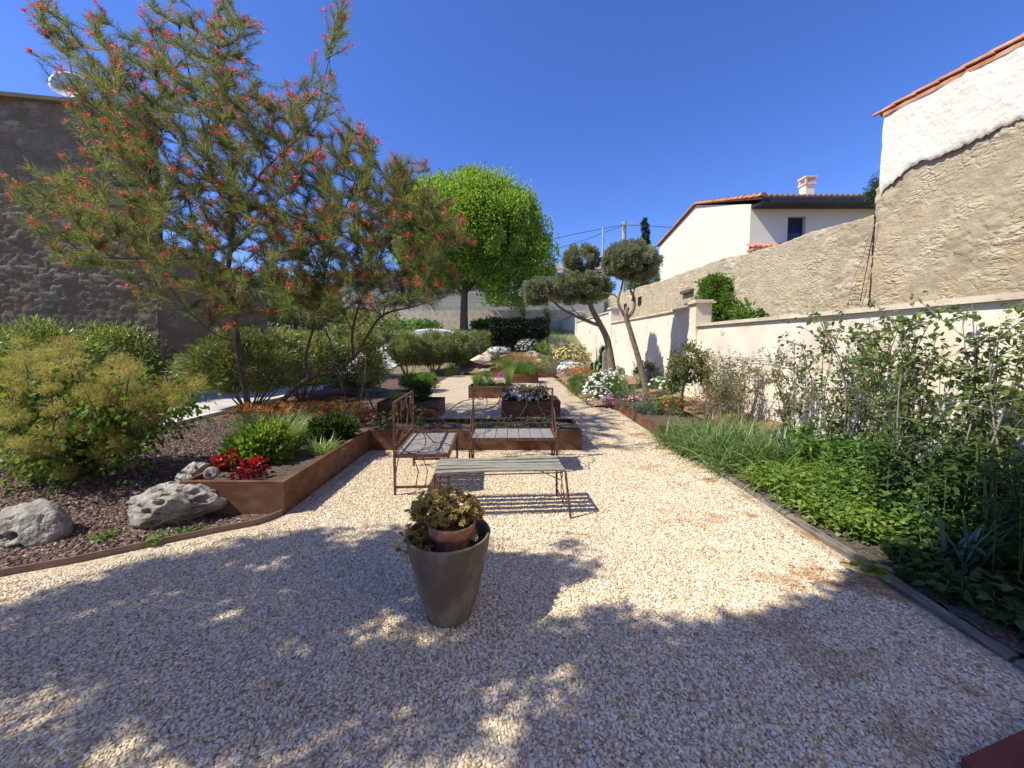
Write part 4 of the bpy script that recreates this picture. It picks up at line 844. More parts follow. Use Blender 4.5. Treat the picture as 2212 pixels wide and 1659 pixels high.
# ------------------------------------------------------------------ rocks
def rock(name, c, rad, label, holes=0, seed=1, mat='lime', cat='rock', sharp=.35, group=None, yaw=0, sub_=5):
    import bmesh
    bm = bmesh.new(); bmesh.ops.create_icosphere(bm, subdivisions=sub_, radius=1); r = np.random.default_rng(seed)
    V = np.array([v.co[:] for v in bm.verts]); F = np.array([[v.index for v in f.verts] for f in bm.faces]); bm.free()
    rr = np.ones(len(V))
    for _ in range(14):
        n = unit(r.normal(size=3)); dd = .55 + .35 * r.random(); q = V @ n; rr = np.minimum(rr, np.where(q > .05, dd / np.maximum(q, .05), 9))
    rr = rr * (1 + .10 * snoise(V[:, 0] * 3 + V[:, 2], V[:, 1] * 3 - V[:, 2], 1.2, seed) + .05 * snoise(V[:, 0] * 9 + V[:, 2] * 3, V[:, 1] * 9, 1.0, seed + 1) + .02 * snoise(V[:, 0] * 25, V[:, 1] * 25 + V[:, 2] * 25, 1, seed + 2))
    for _ in range(holes):
        n = unit(r.normal(size=3) + np.array([0, -.7, .4])); q = np.arccos(np.clip(V @ n, -1, 1)); w = .05 + .13 * r.random() ** 1.5; rr -= (.12 + .3 * r.random()) * np.exp(-(q / w) ** 4) - .05 * np.exp(-((q - w * 1.3) / w * 2) ** 2)
    V = V * rr[:, None] * np.array(rad); V = V @ np.array([[math.cos(yaw), math.sin(yaw), 0], [-math.sin(yaw), math.cos(yaw), 0], [0, 0, 1]]).astype(float) + np.array(c)
    g = Geo(); g.add(V, F); return tag(g.build(name, mat, smooth=True), label, cat, group)
c = P(345, 1140); rock('limestone_boulder', (c[0], c[1] + .12, .15), (.42, .24, .22), 'large pitted limestone boulder leaning against the near planter corner', 34, 4, yaw=.15, group='pale limestone boulders')
c = P(30, 1180); rock('limestone_boulder', (c[0] - .05, c[1] + .15, .07), (.33, .22, .21), 'limestone boulder at the left edge under the smoke bush', 18, 9, yaw=-.3, group='pale limestone boulders')
c = Q(425, 1010, 3.75); rock('grey_stone', (c[0], c[1], .30), (.13, .12, .09), 'grey jagged stone on the far left rim of the planter', 3, 11, sub_=4)
rock('grey_stone', (c[0] - .12, c[1] + .05, .18), (.12, .1, .1), 'darker stone lying just outside the planter by the jagged one', 2, 14, sub_=4)
# spiral fossil-like shell stone
c = Q(455, 1030, 3.45); g = Geo(); a = np.linspace(0, 7.6, 30); pts = [(c[0] + .055 * math.cos(t) * (1 - t / 11), c[1] + .02 * t / 7, .335 + .052 * math.sin(t) * (1 - t / 11)) for t in a]
tube(g, pts, np.interp(a, [0, 7.6], [.036, .012]), 12); tag(g.build('shell_stone', 'lime', smooth=True), 'curled pale shell-like stone lying in the near planter', 'stone')
g = Geo(); tube(g, [P(478, 1043, .26), P(540, 1047, .262), P(620, 1035, .262), P(680, 1005, .262), P(740, 968, .262), P(790, 930, .262)], .008, 8, smooth_n=40); tag(g.build('irrigation_hose', 'hose', smooth=True), 'black drip hose curving over soil in the near planter', 'hose')
g = Geo(); tube(g, [P(960, 893, .02), P(1000, 866, .02), P(1060, 858, .02), P(1080, 862, .02), P(1060, 880, .02), P(1010, 892, .02), (-.75, 8.1, .02)], .012, 8, smooth_n=50); tag(g.build('garden_hose', 'yhose', smooth=True), 'yellow garden hose lying on the gravel behind the bench', 'hose')
for (px, py, Y_, rad, lab, sd_) in [(1040, 778, 18.2, (.55, .35, .25), 'flat brown rock at the left end of the rockery', 21), (1148, 768, 18.4, (.4, .3, .25), 'round buff rock in the middle of the rockery', 22), (1062, 768, 18.9, (.6, .35, .22), 'flat slab rock above the brown one on the rockery', 23), (1045, 800, 17.9, (.25, .2, .14), 'small white stone at the foot of the rockery', 24), (1165, 782, 18.0, (.3, .25, .15), 'low tan rock behind the farthest planter', 25)]:
    c = Q(px, py, Y_); rock('rockery_stone', (c[0], Y_, c[2]), rad, lab, 2, sd_, sub_=4, mat='cap' if sd_ != 24 else 'lime', group='rockery stones')
c = P(1455, 868, .2); rock('white_stone', (c[0], c[1], .22), (.28, .12, .08), 'long flat white stone among flowers in the right planter', 1, 31, sub_=4)
# ------------------------------------------------------------------ plant builders
def shrub(name, base, c, rad, label, cat='shrub', mat='green', ncl=120, n=9000, L=.06, Wd=.025, cl=.07, stems=10, stem_mat='greystem', shape='kite', group=None, shell=.55, lump=.15, zmin=None, stem_r=.012, fl=None, up=.3, seed=None):
    seed = seed or int(abs(base[0]) * 13 + base[1] * 7) % 1000
    t = thing(name, base, label, cat, group)
    p, d, va = crown(c, rad, ncl, n, cl, shell, lump, zmin, seed); d[:, 2] += up
    g = Geo(); LL = L * (.7 + .6 * R.random(len(p))); leaves(g, p, d, LL, LL * (Wd / L), va, None, shape); g.build('foliage', mat, t)
    if stems:
        g = Geo()
        for k in range(stems):
            a = R.random() * 6.28; e = np.array(c) + np.array([math.cos(a) * rad[0], math.sin(a) * rad[1], R.normal() * rad[2] * .4]) * .7
            b = np.array(base) + np.array([math.cos(a), math.sin(a), 0]) * .12 * min(rad[0], 1); m = (b + e) / 2 + np.array([math.cos(a), math.sin(a), 0]) * -.06 + R.normal(size=3) * .03
            tube(g, [b, m, e], [stem_r, stem_r * .8, stem_r * .4], 5, smooth_n=7)
        g.build('stems', stem_mat, t)
    if fl:
        fm, fn, fs = fl; flowers(t, c, rad, fn, fs, fm, seed, lump)
    return t
FLM = {}
def flower_mesh(mat, size):
    key = (mat, round(size, 3))
    if key not in FLM:
        g = Geo(); k = 7
        for j in range(k):
            a = j * 2 * math.pi / k; leaves(g, np.zeros((1, 3)), np.array([[math.cos(a), math.sin(a), .22]]), size, size * .62, np.array([.2 + .6 * R.random()]), np.array([[0, 0, 1.]]))
        o = g.build('flower', mat, origin=np.zeros(3)); FLM[key] = o.data; bpy.data.objects.remove(o)
    return FLM[key]
def flowers(t, c, rad, n, size, mat, seed=1, lump=.15, name='flower', bias=(0, -.5, .6), rs=1.06):
    d = unit(sph(n * 3) + np.array(bias)); d = d[d[:, 2] > -.35][:n]; p = np.array(c) + d * np.array(rad) * (rs * lumpy(d, 2.6, lump, seed))[:, None]
    ax = unit(d + np.array([0, -.25, .6]) + R.normal(size=d.shape) * .3); order = np.argsort(p[:, 1] - ax[:, 2] * 0); me = flower_mesh(mat, size); root = ROOTS[t['_id']]; o0 = np.array(t['_o'])
    for i in order[:100]:
        o = bpy.data.objects.new(name, me); COL.objects.link(o); o.parent = root; o.location = p[i] - o0; o.rotation_euler = Vector(ax[i]).to_track_quat('Z', 'Y').to_euler(); s_ = R.uniform(.75, 1.2); o.scale = (s_, s_, s_)
    rest = order[100:]
    if len(rest):
        g = Geo(); u = unit(np.cross(ax, [1, .2, .1])); w = np.cross(ax, u)
        for j in range(6):
            a = j * 2 * math.pi / 6; leaves(g, p[rest], (u * math.cos(a) + w * math.sin(a))[rest] + ax[rest] * .15, size, size * .75, None, ax[rest])
        tag(g.build(name, mat, t), kind='stuff')
def tuft(name, base, n, L, Wd, label, mat='fine', spread=.06, el=(1.1, 1.5), droop=(.4, 1.2), cat='grass tuft', group=None, segs=5, t=None, part='blades'):
    own = t is None
    if own: t = thing(name, base, label, cat, group)
    a = R.random(n) * 6.28; r = spread * np.sqrt(R.random(n)); b = np.array(base) + np.stack([r * np.cos(a), r * np.sin(a), 0 * a], 1)
    g = Geo(); blades(g, b, a + R.normal(size=n) * .5, R.uniform(*el, n), L * R.uniform(.6, 1.1, n), Wd, R.uniform(*droop, n), segs); g.build(part, mat, t); return t
M['wingwall'] = noisy('warm_cream_render', [(.3, (.82, .68, .48)), (.7, (.86, .73, .54))], 1, .9, 30, .2, .01)  # pale warm coat for the added wing that reflects sun onto the gravel
# unseen house added behind the viewpoint to block sky and bounce warm light
g = Geo(); hb_ = thing('terrace_house', (2, -5, 0), 'cream terrace house standing behind the viewpoint, outside the picture', 'house')
bbox(g, -3.5, 6.9, -9, -4.2, 0, 3.4); g.build('wall', 'plaster', hb_)
g = Geo(); bbox(g, 4.6, 6.9, -4.19, .6, 0, 6.2); g.build('wing', 'wingwall', hb_)  # invented wing, a sunlit reflector that warms the shaded gravel
g = Geo(); bbox(g, 4.45, 6.95, -4.3, .7, 6.203, 6.4); g.build('wing_roof', 'tile', hb_)
g = Geo(); bbox(g, -3.8, 4.58, -9.3, -3.9, 3.403, 3.6); g.build('roof', 'tile', hb_)
for x in (-1.5, 1.5, 4.5):
    g = Geo(); bbox(g, x - .6, x + .6, -4.197, -4.15, .02, 2.15); g.build('window', 'glass', hb_)
# ------------------------------------------------------------------ flowering needle-leaf trees (left)
def limb_tree(name, base, label, limbs, blobs, ntips, fl_p, Yc, seed):
    global R
    R = np.random.default_rng(seed)
    t = thing(name, base, label, 'tree', 'red-flowered needle-leaf trees')
    g = Geo(); nodes = []; rad = []
    for li, (pts, r0, r1) in enumerate(limbs):
        P3 = np.array([Q(*p) if len(p) == 3 else Q(p[0], p[1], Yc) for p in pts]); n = len(P3) * 5; rr = np.linspace(r0, r1, len(P3))
        P3[1:-1] += R.normal(size=(len(P3) - 2, 3)) * .02
        tube(g, P3, rr, 8 if r0 > .03 else 6, smooth_n=n)
        tt = np.linspace(0, len(P3) - 1, 14 * len(P3)); Pi = np.stack([np.interp(tt, np.arange(len(P3)), P3[:, k]) for k in range(3)], 1)
        k0 = int(len(tt) * (.55 if li == 0 else .12)); nodes.append(Pi[k0:]); rad.append(np.interp(tt, np.arange(len(P3)), rr)[k0:])
    g.build('trunk', 'bark', t, smooth=True)
    N = np.concatenate(nodes); NR = np.concatenate(rad)
    area = np.array([b[2] * b[3] * (b[4] if len(b) > 4 else 1) for b in blobs]); cnt = (area / area.sum() * ntips).astype(int)
    tips = []
    for b, c in zip(blobs, cnt):
        a = R.random(c) * 6.28; q = np.sqrt(R.random(c)); dz = np.clip(R.normal(-.35 if seed == 11 else -.8, .8, c), -2.4, 1.2)
        for k in range(c): tips.append(Q(b[0] + b[2] * q[k] * math.cos(a[k]), b[1] + b[3] * q[k] * math.sin(a[k]), Yc + dz[k]))
    tips = np.array(tips); gt = Geo(); pos = []; dr = []; fpos = []; fdr = []; bias = []
    cx = np.array([base[0], base[1], 1.5])
    pool = N.copy(); poolr = NR.copy()
    order = np.argsort(np.min(np.linalg.norm(tips[:, None] - N[None, ::6], axis=2), axis=1))
    for ti in order:
        T_ = tips[ti]; dv = T_ - pool; ds = np.linalg.norm(dv, axis=1) + np.maximum(pool[:, 2] - T_[2] + .1, 0) * 1.5 + .25 * (np.linalg.norm(dv, axis=1) < .15)
        j = int(np.argmin(ds)); b = pool[j]; d = T_ - b; L = np.linalg.norm(d)
        out = unit(T_ - cx); m = b + d * .5 + out * np.array([1, 1, -.6]) * L * .13 + R.normal(size=3) * .04 * L
        path = np.array([b, (b + m) / 2 + R.normal(size=3) * .02 * L, m, (m + T_) / 2 + R.normal(size=3) * .015, T_]); r = min(poolr[j] * .7, .004 + .006 * L)
        tube(gt, path, np.linspace(r, .0025, 5), 4, smooth_n=7, cap=False)
        pool = np.vstack([pool, path[2:4]]); poolr = np.append(poolr, [r * .7, r * .5])
        nn = int(150 * min(max(L, .35), 1.1)) + 25; s0 = np.clip(1 - .62 / max(L, .3), 0, .7); s = R.uniform(s0, 1, nn)
        tt = s * 4; pi = np.stack([np.interp(tt, np.arange(5), path[:, k]) for k in range(3)], 1); ax = unit(path[4] - path[2])
        pos.append(pi); dr.append(unit(ax * 1.0 + sph(nn) * .7 + np.array([0, 0, .1]))); bias.append(np.full(nn, R.normal() * .17))
        if R.random() < fl_p * (1.4 if T_[2] > 3.6 else 1):
            nf = 1 if R.random() < .6 else 2
            for q in range(nf):
                c = path[4] + ax * .07 if q == 0 else path[3]; fpos.append(np.repeat(c[None], 16, 0) + R.normal(size=(16, 3)) * .018 + (R.normal(size=3) * .03 if q else 0)); fdr.append(unit(sph(16) + ax * .5))
    pos = np.concatenate(pos); dr = np.concatenate(dr); bias = np.concatenate(bias)
    gt.build('twigs', 'twig', t)
    g = Geo(); n = len(pos); L = R.uniform(.10, .22, n); var = np.clip(.45 + bias + R.normal(size=n) * .16, 0, 1)
    # needles bow downwards: two joined segments
    m = pos + dr * L[:, None] * .55; d2 = unit(dr + np.array([0, 0, -.45])); s = unit(np.cross(dr, R.normal(size=(n, 3)))) * .0024
    v = np.stack([pos - s, pos + s, m + s, m - s, m + d2 * L[:, None] * .45], 1); b = (np.arange(n) * 5)[:, None]
    g.add(v.reshape(-1, 3), b + np.array([[0, 1, 2, 3]]), np.repeat(var, 5)); g.f.append(b + np.array([[3, 2, 4]])); g.mi.append(np.zeros(n))
    g.build('foliage', 'grev', t)
    fp = np.concatenate(fpos); fd = np.concatenate(fdr); g = Geo(); leaves(g, fp, fd, R.uniform(.035, .07, len(fp)), .018, None); g.build('flowers', 'redfl', t)
    return t
YA = 6.9
bA = Q(545, 920, YA); bA[2] = 0; bB = Q(596, 915, 7.2); bB[2] = 0
limb_tree('needle_leaf_tree', bA, 'large red-flowered needle-leaf tree with upright trunk, taller of the two', [
    ([(545, 925), (530, 860), (517, 768), (508, 690), (495, 600), (495, 552), (499, 470), (466, 398), (446, 288), (420, 180), (384, 48)], .058, .008),
    ([(495, 552), (408, 490, YA - .2), (360, 451, YA - .3), (288, 422, YA - .4), (216, 355, YA - .5), (170, 300, YA - .6)], .03, .006),
    ([(461, 398), (384, 300, YA + .2), (312, 230, YA + .3), (269, 158, YA + .3), (206, 62, YA + .4)], .026, .005),
    ([(360, 380, YA + .1), (240, 269, YA), (168, 206, YA), (149, 125, YA), (120, 0, YA + .1)], .018, .004),
    ([(497, 590), (432, 562, YA - .4), (312, 557, YA - .6), (192, 547, YA - .8), (120, 499, YA - .8), (48, 418, YA - .8), (29, 355, YA - .8)], .026, .005),
    ([(499, 470), (528, 432, YA + .1), (566, 374, YA + .2), (600, 336, YA + .3), (672, 269, YA + .3), (706, 144, YA + .3), (730, 48, YA + .3)], .026, .004),
    ([(446, 288), (470, 190, YA - .2), (494, 96, YA - .3), (490, 2, YA - .3)], .017, .004),
    ([(512, 740), (456, 720, YA - .2), (408, 672, YA - .4), (374, 629, YA - .5), (330, 600, YA - .5)], .014, .004),
    ([(495, 552), (540, 500, YA - .3), (590, 450, YA - .5), (640, 400, YA - .6)], .02, .005),
], [(180, 120, 105, 95, .6), (110, 60, 45, 60, .4), (280, 130, 95, 95, .8), (395, 110, 90, 95), (485, 90, 70, 80, .8), (530, 200, 70, 100, .9), (560, 330, 120, 130, 1.1), (400, 300, 150, 130, 1.2), (250, 250, 120, 80), (130, 440, 115, 80, .7), (240, 400, 130, 100), (260, 520, 160, 70), (400, 480, 140, 110, 1.2), (50, 410, 40, 70, .5), (520, 540, 120, 120, 1.3), (470, 640, 90, 60, .9), (520, 670, 80, 45, .8), (340, 620, 80, 50, .4), (90, 25, 22, 40, 1.2), (208, 22, 14, 35, 1.5), (320, 20, 14, 34, 1.5), (372, 12, 14, 34, 1.5), (490, 15, 14, 34, 1.5), (556, 70, 14, 40, 1.2), (735, 40, 20, 50, 1.2), (620, 250, 60, 70, .6), (715, 110, 40, 90, .45), (680, 240, 60, 70, .7)], 1400, .34, YA, 11)
YB = 7.1
limb_tree('needle_leaf_tree', bB, 'leaning red-flowered needle-leaf tree propped on stakes, lower and right of the upright one', [
    ([(590, 925), (612, 865), (667, 814), (724, 801), (766, 769), (826, 683), (890, 664), (965, 640)], .055, .007),
    ([(667, 814), (660, 776), (672, 730), (689, 680), (700, 600), (720, 520), (760, 420), (790, 330)], .034, .006),
    ([(764, 775), (762, 715), (778, 640), (835, 520, YB - .2), (870, 430, YB - .2), (892, 362, YB - .2)], .026, .005),
    ([(826, 690), (850, 610, YB - .3), (930, 520, YB - .4), (1000, 460, YB - .4)], .016, .004),
    ([(700, 600), (660, 520, YB + .3), (650, 440, YB + .3)], .018, .005),
    ([(724, 801), (700, 720, YB + .3), (620, 620, YB + .4), (580, 590, YB + .4)], .016, .005),
    ([(762, 715), (730, 640, YB - .4), (700, 560, YB - .5)], .014, .004),
], [(650, 440, 90, 110, 1), (770, 400, 100, 100, 1), (740, 300, 60, 60, .6), (770, 330, 40, 50, .4), (860, 420, 80, 85, 1), (895, 370, 30, 35, .4), (930, 490, 75, 75, .9), (860, 560, 110, 100, 1.3), (720, 560, 120, 120, 1.2), (930, 610, 70, 50, .8), (830, 650, 80, 25, .5), (660, 640, 90, 60, .9), (985, 500, 30, 60, .3), (610, 560, 60, 80, .8)], 900, .32, YB, 12)
for k, (a, b) in enumerate([((763, 905), (722, 785)), ((822, 905), (752, 770)), ((766, 902), (790, 788))]):
    g = Geo(); p0 = Q(*a, 7.0 + .1 * k); p0[2] = 0; tube(g, [p0, (p0 + Q(*b, 7.15)) / 2 + [.02, 0, 0], Q(*b, 7.15)], .017, 6, smooth_n=8)
    tag(g.build('tree_stake', 'bark' if k < 2 else 'greystem', smooth=True), ['left dark prop of the leaning tree', 'right dark prop of the leaning tree slanting down to the planter', 'pale thin prop crossing between the two dark ones'][k], 'stake', 'props of the leaning tree')
R = np.random.default_rng(20)
# ------------------------------------------------------------------ oleanders and hedges
def oleander(base, c, rad, label, mat='oleander', n=9000, L=.12, stems=22, group='oleander shrubs', lo=-.85, ncl=200, cat='shrub', cl=.085, Wr=.22):
    t = thing('oleander_shrub', base, label, cat, group)
    p, d, va = crown(c, rad, ncl, n, cl, .6, .12, None, int(abs(base[0]) * 17) + 3)
    k = (p[:, 2] - c[2]) > lo * rad[2]; p, d, va = p[k], d[k], va[k]; d[:, 2] += .25
    g = Geo(); LL = L * R.uniform(.6, 1.15, len(p)); leaves(g, p, d, LL, LL * Wr, va); g.build('foliage', mat, t)
    g = Geo()
    for k in range(stems):
        a = R.random() * 6.28; q = R.random() ** .5; e = np.array(c) + np.array([math.cos(a) * rad[0] * q * .85, math.sin(a) * rad[1] * q * .85, -rad[2] * .1])
        b = np.array(base) + np.array([math.cos(a), math.sin(a), 0]) * .16 * q; m = (b + e) / 2 + np.array([0, 0, -.08]) + R.normal(size=3) * .04
        tube(g, [b, m, e, e + [0, 0, rad[2] * .5]], [.016, .013, .009, .004], 5, smooth_n=8)
    g.build('stems', 'greystem', t); return t
def at0(px, py, z=0): p = P(px, py, z); return np.array([p[0], p[1], 0.])
def olea(px, pyb, pyc, rx, rz, Y_, label, **k):
    b = Q(px, pyb, Y_); b[2] = max(float(terr(b[0], Y_)) + .01, 0); c = Q(px, pyc, Y_); s = Y_ / F; oleander(b, c, (rx * s, rx * s * .8, rz * s), label, **k)
olea(540, 890, 785, 118, 66, 8.8, 'broad oleander shrub with bare fanned stems behind the upright tree trunk', n=26000)
olea(655, 870, 778, 70, 60, 10.3, 'oleander shrub seen between the two tree trunks', n=15000)
olea(757, 852, 775, 78, 72, 11.3, 'oleander shrub with drooping leaves at the driveway edge behind the props', n=22000)
for px, lab, Y_ in [(882, 'leftmost oleander of the row before the white car', 17.4), (938, 'second oleander of the row before the white car', 18.2), (985, 'third oleander of the row before the white car', 19.0), (1032, 'rightmost oleander of the row, beside the dark clipped hedge', 20.2)]:
    olea(px, 815, 757 - (Y_ - 17.4) * 3, 40, 32, Y_, lab, n=14000, L=.14, stems=20, group='oleanders in a row before the car', lo=-1)
hd = [(-9.9, 6.4), (-9.9, 8.0), (-9.9, 9.7), (-10.0, 11.4), (-10.0, 13.2), (-10.0, 15.0), (-10.1, 16.8)]
for k, (x, y) in enumerate(hd):
    oleander((x, y, 0), (x, y, .98), (.95, 1.0, .90), ['hedge shrub at the left edge behind the smoke bush', 'second hedge shrub along the far side of the driveway', 'third hedge shrub along the far side of the driveway', 'fourth hedge shrub along the far side of the driveway', 'fifth hedge shrub, in the gap behind the upright trunk', 'sixth hedge shrub along the driveway behind the oleander stems', 'last hedge shrub of the driveway row before the round dark tree'][k], mat='oleander2', n=22000, L=.11, stems=5, group='hedge shrubs along the driveway', cl=.13, Wr=.24)
def tree(name, base, label, blobs, Y_, mat, n, L, Wr, cl, trunk=None, bark='bark', cat='tree', group=None, ncl=None, up=.2, shell=.55, lump=.15, yk=.8, shape='kite'):
    t = thing(name, base, label, cat, group); g = Geo(); s = Y_ / F; tot = sum(b[2] * b[3] for b in blobs)
    for i_, b in enumerate(blobs):
        nb = int(n * b[2] * b[3] / tot); yo = b[4] if len(b) > 4 else 0
        c = Q(b[0], b[1], Y_ + yo); p, d, va = crown(c, (b[2] * s, min(b[2], b[3] * 1.6) * s * yk, b[3] * s), max(int((ncl or 200) * b[2] * b[3] / tot), 6), nb, cl, shell, lump, None, i_ + 5); d[:, 2] += up
        LL = L * R.uniform(.6, 1.15, len(p)); leaves(g, p, d, LL, LL * Wr, va, None, shape)
    g.build('crown', mat, t)
    if trunk:
        g = Geo()
        for pts, r0, r1 in trunk:
            P3 = [Q(p[0], p[1], p[2] if len(p) > 2 else Y_) for p in pts]; tube(g, P3, np.linspace(r0, r1, len(P3)), 9, smooth_n=6 * len(P3))
        g.build('trunk', bark, t, smooth=True)
    return t
Yp = 28; b = Q(1003, 715, Yp)
tree('lime_green_tree', b, 'big round lime green tree with straight grey trunk behind the garden', [(1005, 470, 108, 78), (940, 500, 84, 82, -1), (1060, 500, 88, 92, -1.2), (1010, 560, 105, 58), (1125, 500, 46, 58, -.5), (1145, 555, 44, 68, -1.5), (1105, 610, 48, 40, -1), (930, 560, 60, 50), (1065, 445, 55, 42, .5)], Yp, 'plane', 170000, .19, .7, .42,
     [([(1003, 722), (1002, 690), (1003, 640), (1005, 590), (1010, 500)], .34, .15), ([(1004, 640), (960, 590), (930, 540)], .14, .05), ([(1004, 635), (1040, 590), (1080, 540)], .15, .05), ([(1010, 580), (1000, 500), (990, 440)], .12, .04), ([(1030, 600), (1090, 600), (1120, 590)], .08, .03)], ncl=520, shell=.70, lump=.13, shape='kite')
b = Q(640, 760, 16); b[2] = 0
tree('evergreen_tree', b, 'dark round evergreen tree behind the gap between both red-flowered trees', [(640, 660, 85, 70), (600, 640, 45, 45), (690, 690, 50, 45)], 16, 'green', 14000, .13, .5, .16, [([(640, 775), (640, 700), (645, 650)], .12, .05)], ncl=160, lump=.2)
b = Q(820, 735, 26); b[2] = float(terr(b[0], 26))
tree('small_leafy_tree', b, 'low leafy shrub tree behind the leaning tree by the driveway bend', [(815, 700, 50, 34), (770, 700, 40, 30)], 24, 'oleander', 6000, .2, .4, .2, [([(815, 745), (815, 700)], .1, .05)], ncl=60)
# olives
Y1 = 10.4; b = Q(1327, 830, Y1); b[2] = .15
tree('olive_tree', b, 'olive tree with three clipped cloud pads and a strongly leaning trunk', [(1248, 622, 68, 31), (1162, 629, 33, 25, -.2), (1255, 560, 41, 28, .5), (1290, 616, 32, 26, .2)], Y1, 'olive', 120000, .066, .26, .045,
     [([(1328, 835), (1322, 790), (1312, 735), (1296, 700), (1278, 665), (1270, 630)], .105, .06), ([(1300, 705), (1260, 690), (1215, 668), (1190, 645)], .05, .025), ([(1290, 700), (1250, 680), (1225, 650)], .02, .01), ([(1276, 662), (1262, 620), (1256, 575, Y1 + .4)], .05, .02)], 'palebark', ncl=420, shell=.6, lump=.06, group='clipped olive trees')
Y2 = 9.2; b = Q(1395, 850, Y2); b[2] = .15
tree('olive_tree', b, 'olive tree with one large round pad and a forked twisting trunk', [(1362, 562, 56, 38), (1340, 570, 34, 30, .1), (1388, 572, 32, 30)], Y2, 'olive', 80000, .06, .26, .04,
     [([(1397, 855), (1390, 815), (1375, 760), (1360, 710), (1352, 682), (1356, 664)], .075, .05), ([(1355, 690), (1343, 672), (1335, 650), (1343, 620), (1350, 585)], .04, .02), ([(1353, 690), (1368, 670), (1370, 645), (1362, 622), (1375, 590)], .045, .02), ([(1366, 650), (1372, 615), (1376, 590)], .02, .01), ([(1338, 648), (1325, 637), (1300, 632)], .018, .008)], 'palebark', ncl=330, shell=.6, lump=.06, group='clipped olive trees')
b = Q(1393, 525, 60); b[2] = 2
tree('cypress_tree', b, 'slim dark cypress right of the utility pole', [(1393, 500, 6.5, 26), (1393, 530, 7, 25)], 60, 'cypress', 5000, .35, .3, .12, [([(1393, 620), (1393, 480)], .2, .05)], ncl=80, lump=.05)
b = Q(1405, 620, 26); b[2] = 2
tree('leafy_tree', b, 'small leafy tree between the right olive and the cream house', [(1398, 590, 24, 30), (1375, 612, 20, 12)], 26, 'green', 5000, .16, .5, .16, [([(1400, 650), (1398, 590)], .1, .05)], ncl=50)
b = Q(1888, 430, 15); b[2] = 2
tree('conifer_tree', b, 'bit of dark conifer at the corner of the stone building', [(1893, 408, 12, 24)], 15, 'dkgreen', 1500, .1, .3, .1, [([(1893, 460), (1893, 400)], .08, .03)], ncl=20)
# dark clipped hedge and yuccas at the far end
hb = Q(1122, 750, 20.3); t = thing('clipped_hedge', (hb[0], 20.3, .7), 'dark clipped hedge block at the end of the garden', 'hedge')
g = Geo(); n = 26000; x0 = Q(1060, 0, 20.3)[0]; x1 = Q(1190, 0, 20.3)[0]; zt = Q(1100, 690, 20.3)[2]
p = np.stack([R.uniform(x0, x1, n), R.uniform(19.7, 21, n), R.uniform(.6, zt, n)], 1); f = R.random(n); p[f < .5, 1] = 19.7 + R.random((f < .5).sum()) * .12; m = (f > .5) & (f < .75); p[m, 2] = zt - R.random(m.sum()) * .1
p += R.normal(size=p.shape) * .035 + .05 * np.sin(p[:, [1, 2, 0]] * 5); leaves(g, p, sph(n) + [0, -.3, .4], .09, .05); g.build('foliage', 'darkhedge', t)
g = Geo(); bbox(g, x0 + .12, x1 - .12, 19.9, 20.9, .4, zt - .15); g.build('branches', 'bark', t)
def yucca(px, py, Y_, L, n, label, trunk=0.0, mat='dkgreen', el=(-.1, 1.45), Wd=.03):
    c = Q(px, py, Y_); b = c.copy(); b[2] = c[2] - trunk; t = thing('yucca', b, label, 'yucca')
    g = Geo(); a = R.random(n) * 6.28; base = c + R.normal(size=(n, 3)) * .03; blades(g, base, a, R.uniform(*el, n), L * R.uniform(.7, 1.1, n), Wd, R.uniform(0, .35, n), 4, twist=.2); g.build('leaves', mat, t)
    if trunk: g = Geo(); tube(g, [b, c], [.09, .07], 8); g.build('trunk', 'bark', t)
yucca(1130, 682, 20.6, .95, 110, 'spiky yucca standing above the left part of the dark hedge', 1.6)
yucca(1182, 685, 20.2, .95, 110, 'spiky yucca beside the white wall at the right end of the dark hedge', 1.6)
yucca(1172, 760, 17.8, .75, 90, 'bright green yucca in the bed right of the rockery', 0, 'lime_green')
# far bed and planter plants
def px_shrub(name, px, py, Y_, rx, rz, label, mat, n=2500, L=.05, Wr=.4, cl=.05, fl=None, cat='plant', stems=0, ncl=50, up=.3, gz=None, lump=.2, shape='kite'):
    c = Q(px, py, Y_); s = Y_ / F; b = c.copy(); b[2] = max(c[2] - rz * s, 0) if gz is None else gz
    return shrub(name, b, c, (rx * s, rx * s * .85, rz * s), label, cat, mat, ncl, n, L, L * Wr, cl, stems, 'greystem', shape, None, .55, lump, b[2] - .02, .008, fl, up, int(px) % 500)
px_shrub('white_flower_clump', 1078, 758, 18.6, 24, 8, 'low clump of white flowers on the rockery before the dark hedge', 'grey_plant', 2500, .06, .3, .06, ('whitefl', 160, .05))
px_shrub('silver_shrub', 1137, 750, 18.6, 24, 15, 'silvery dark shrub with pale mauve flowers before the dark hedge', 'dkgreen', 3000, .06, .3, .06, ('whitefl', 110, .035))
px_shrub('tawny_grass_clump', 1122, 776, 18.0, 42, 10, 'tawny dry grasses across the middle of the rockery', 'tawny', 4500, .09, .12, .08, cat='grass', up=.9)
px_shrub('grey_shrub', 1200, 752, 18.6, 34, 22, 'rounded grey-green shrub near the far wall shadow', 'grey_plant', 5500, .07, .3, .08, cat='shrub')
px_shrub('yellow_flower_bush', 1235, 768, 16.5, 38, 22, 'airy bush with pale yellow flowers along the white wall', 'grey_plant', 5000, .07, .25, .08, ('yellowfl', 170, .05), cat='shrub')
px_shrub('grey_purple_plant', 1200, 792, 15.5, 24, 14, 'greyish purple low plant left of the magenta daisies', 'grey_plant', 3000, .05, .2, .06)
t = px_shrub('daisy_bush', 1236, 797, 14.0, 30, 16, 'far daisy bush with white and magenta flowers by the path', 'green', 3500, .05, .25, .05, ('whitefl', 150, .045))
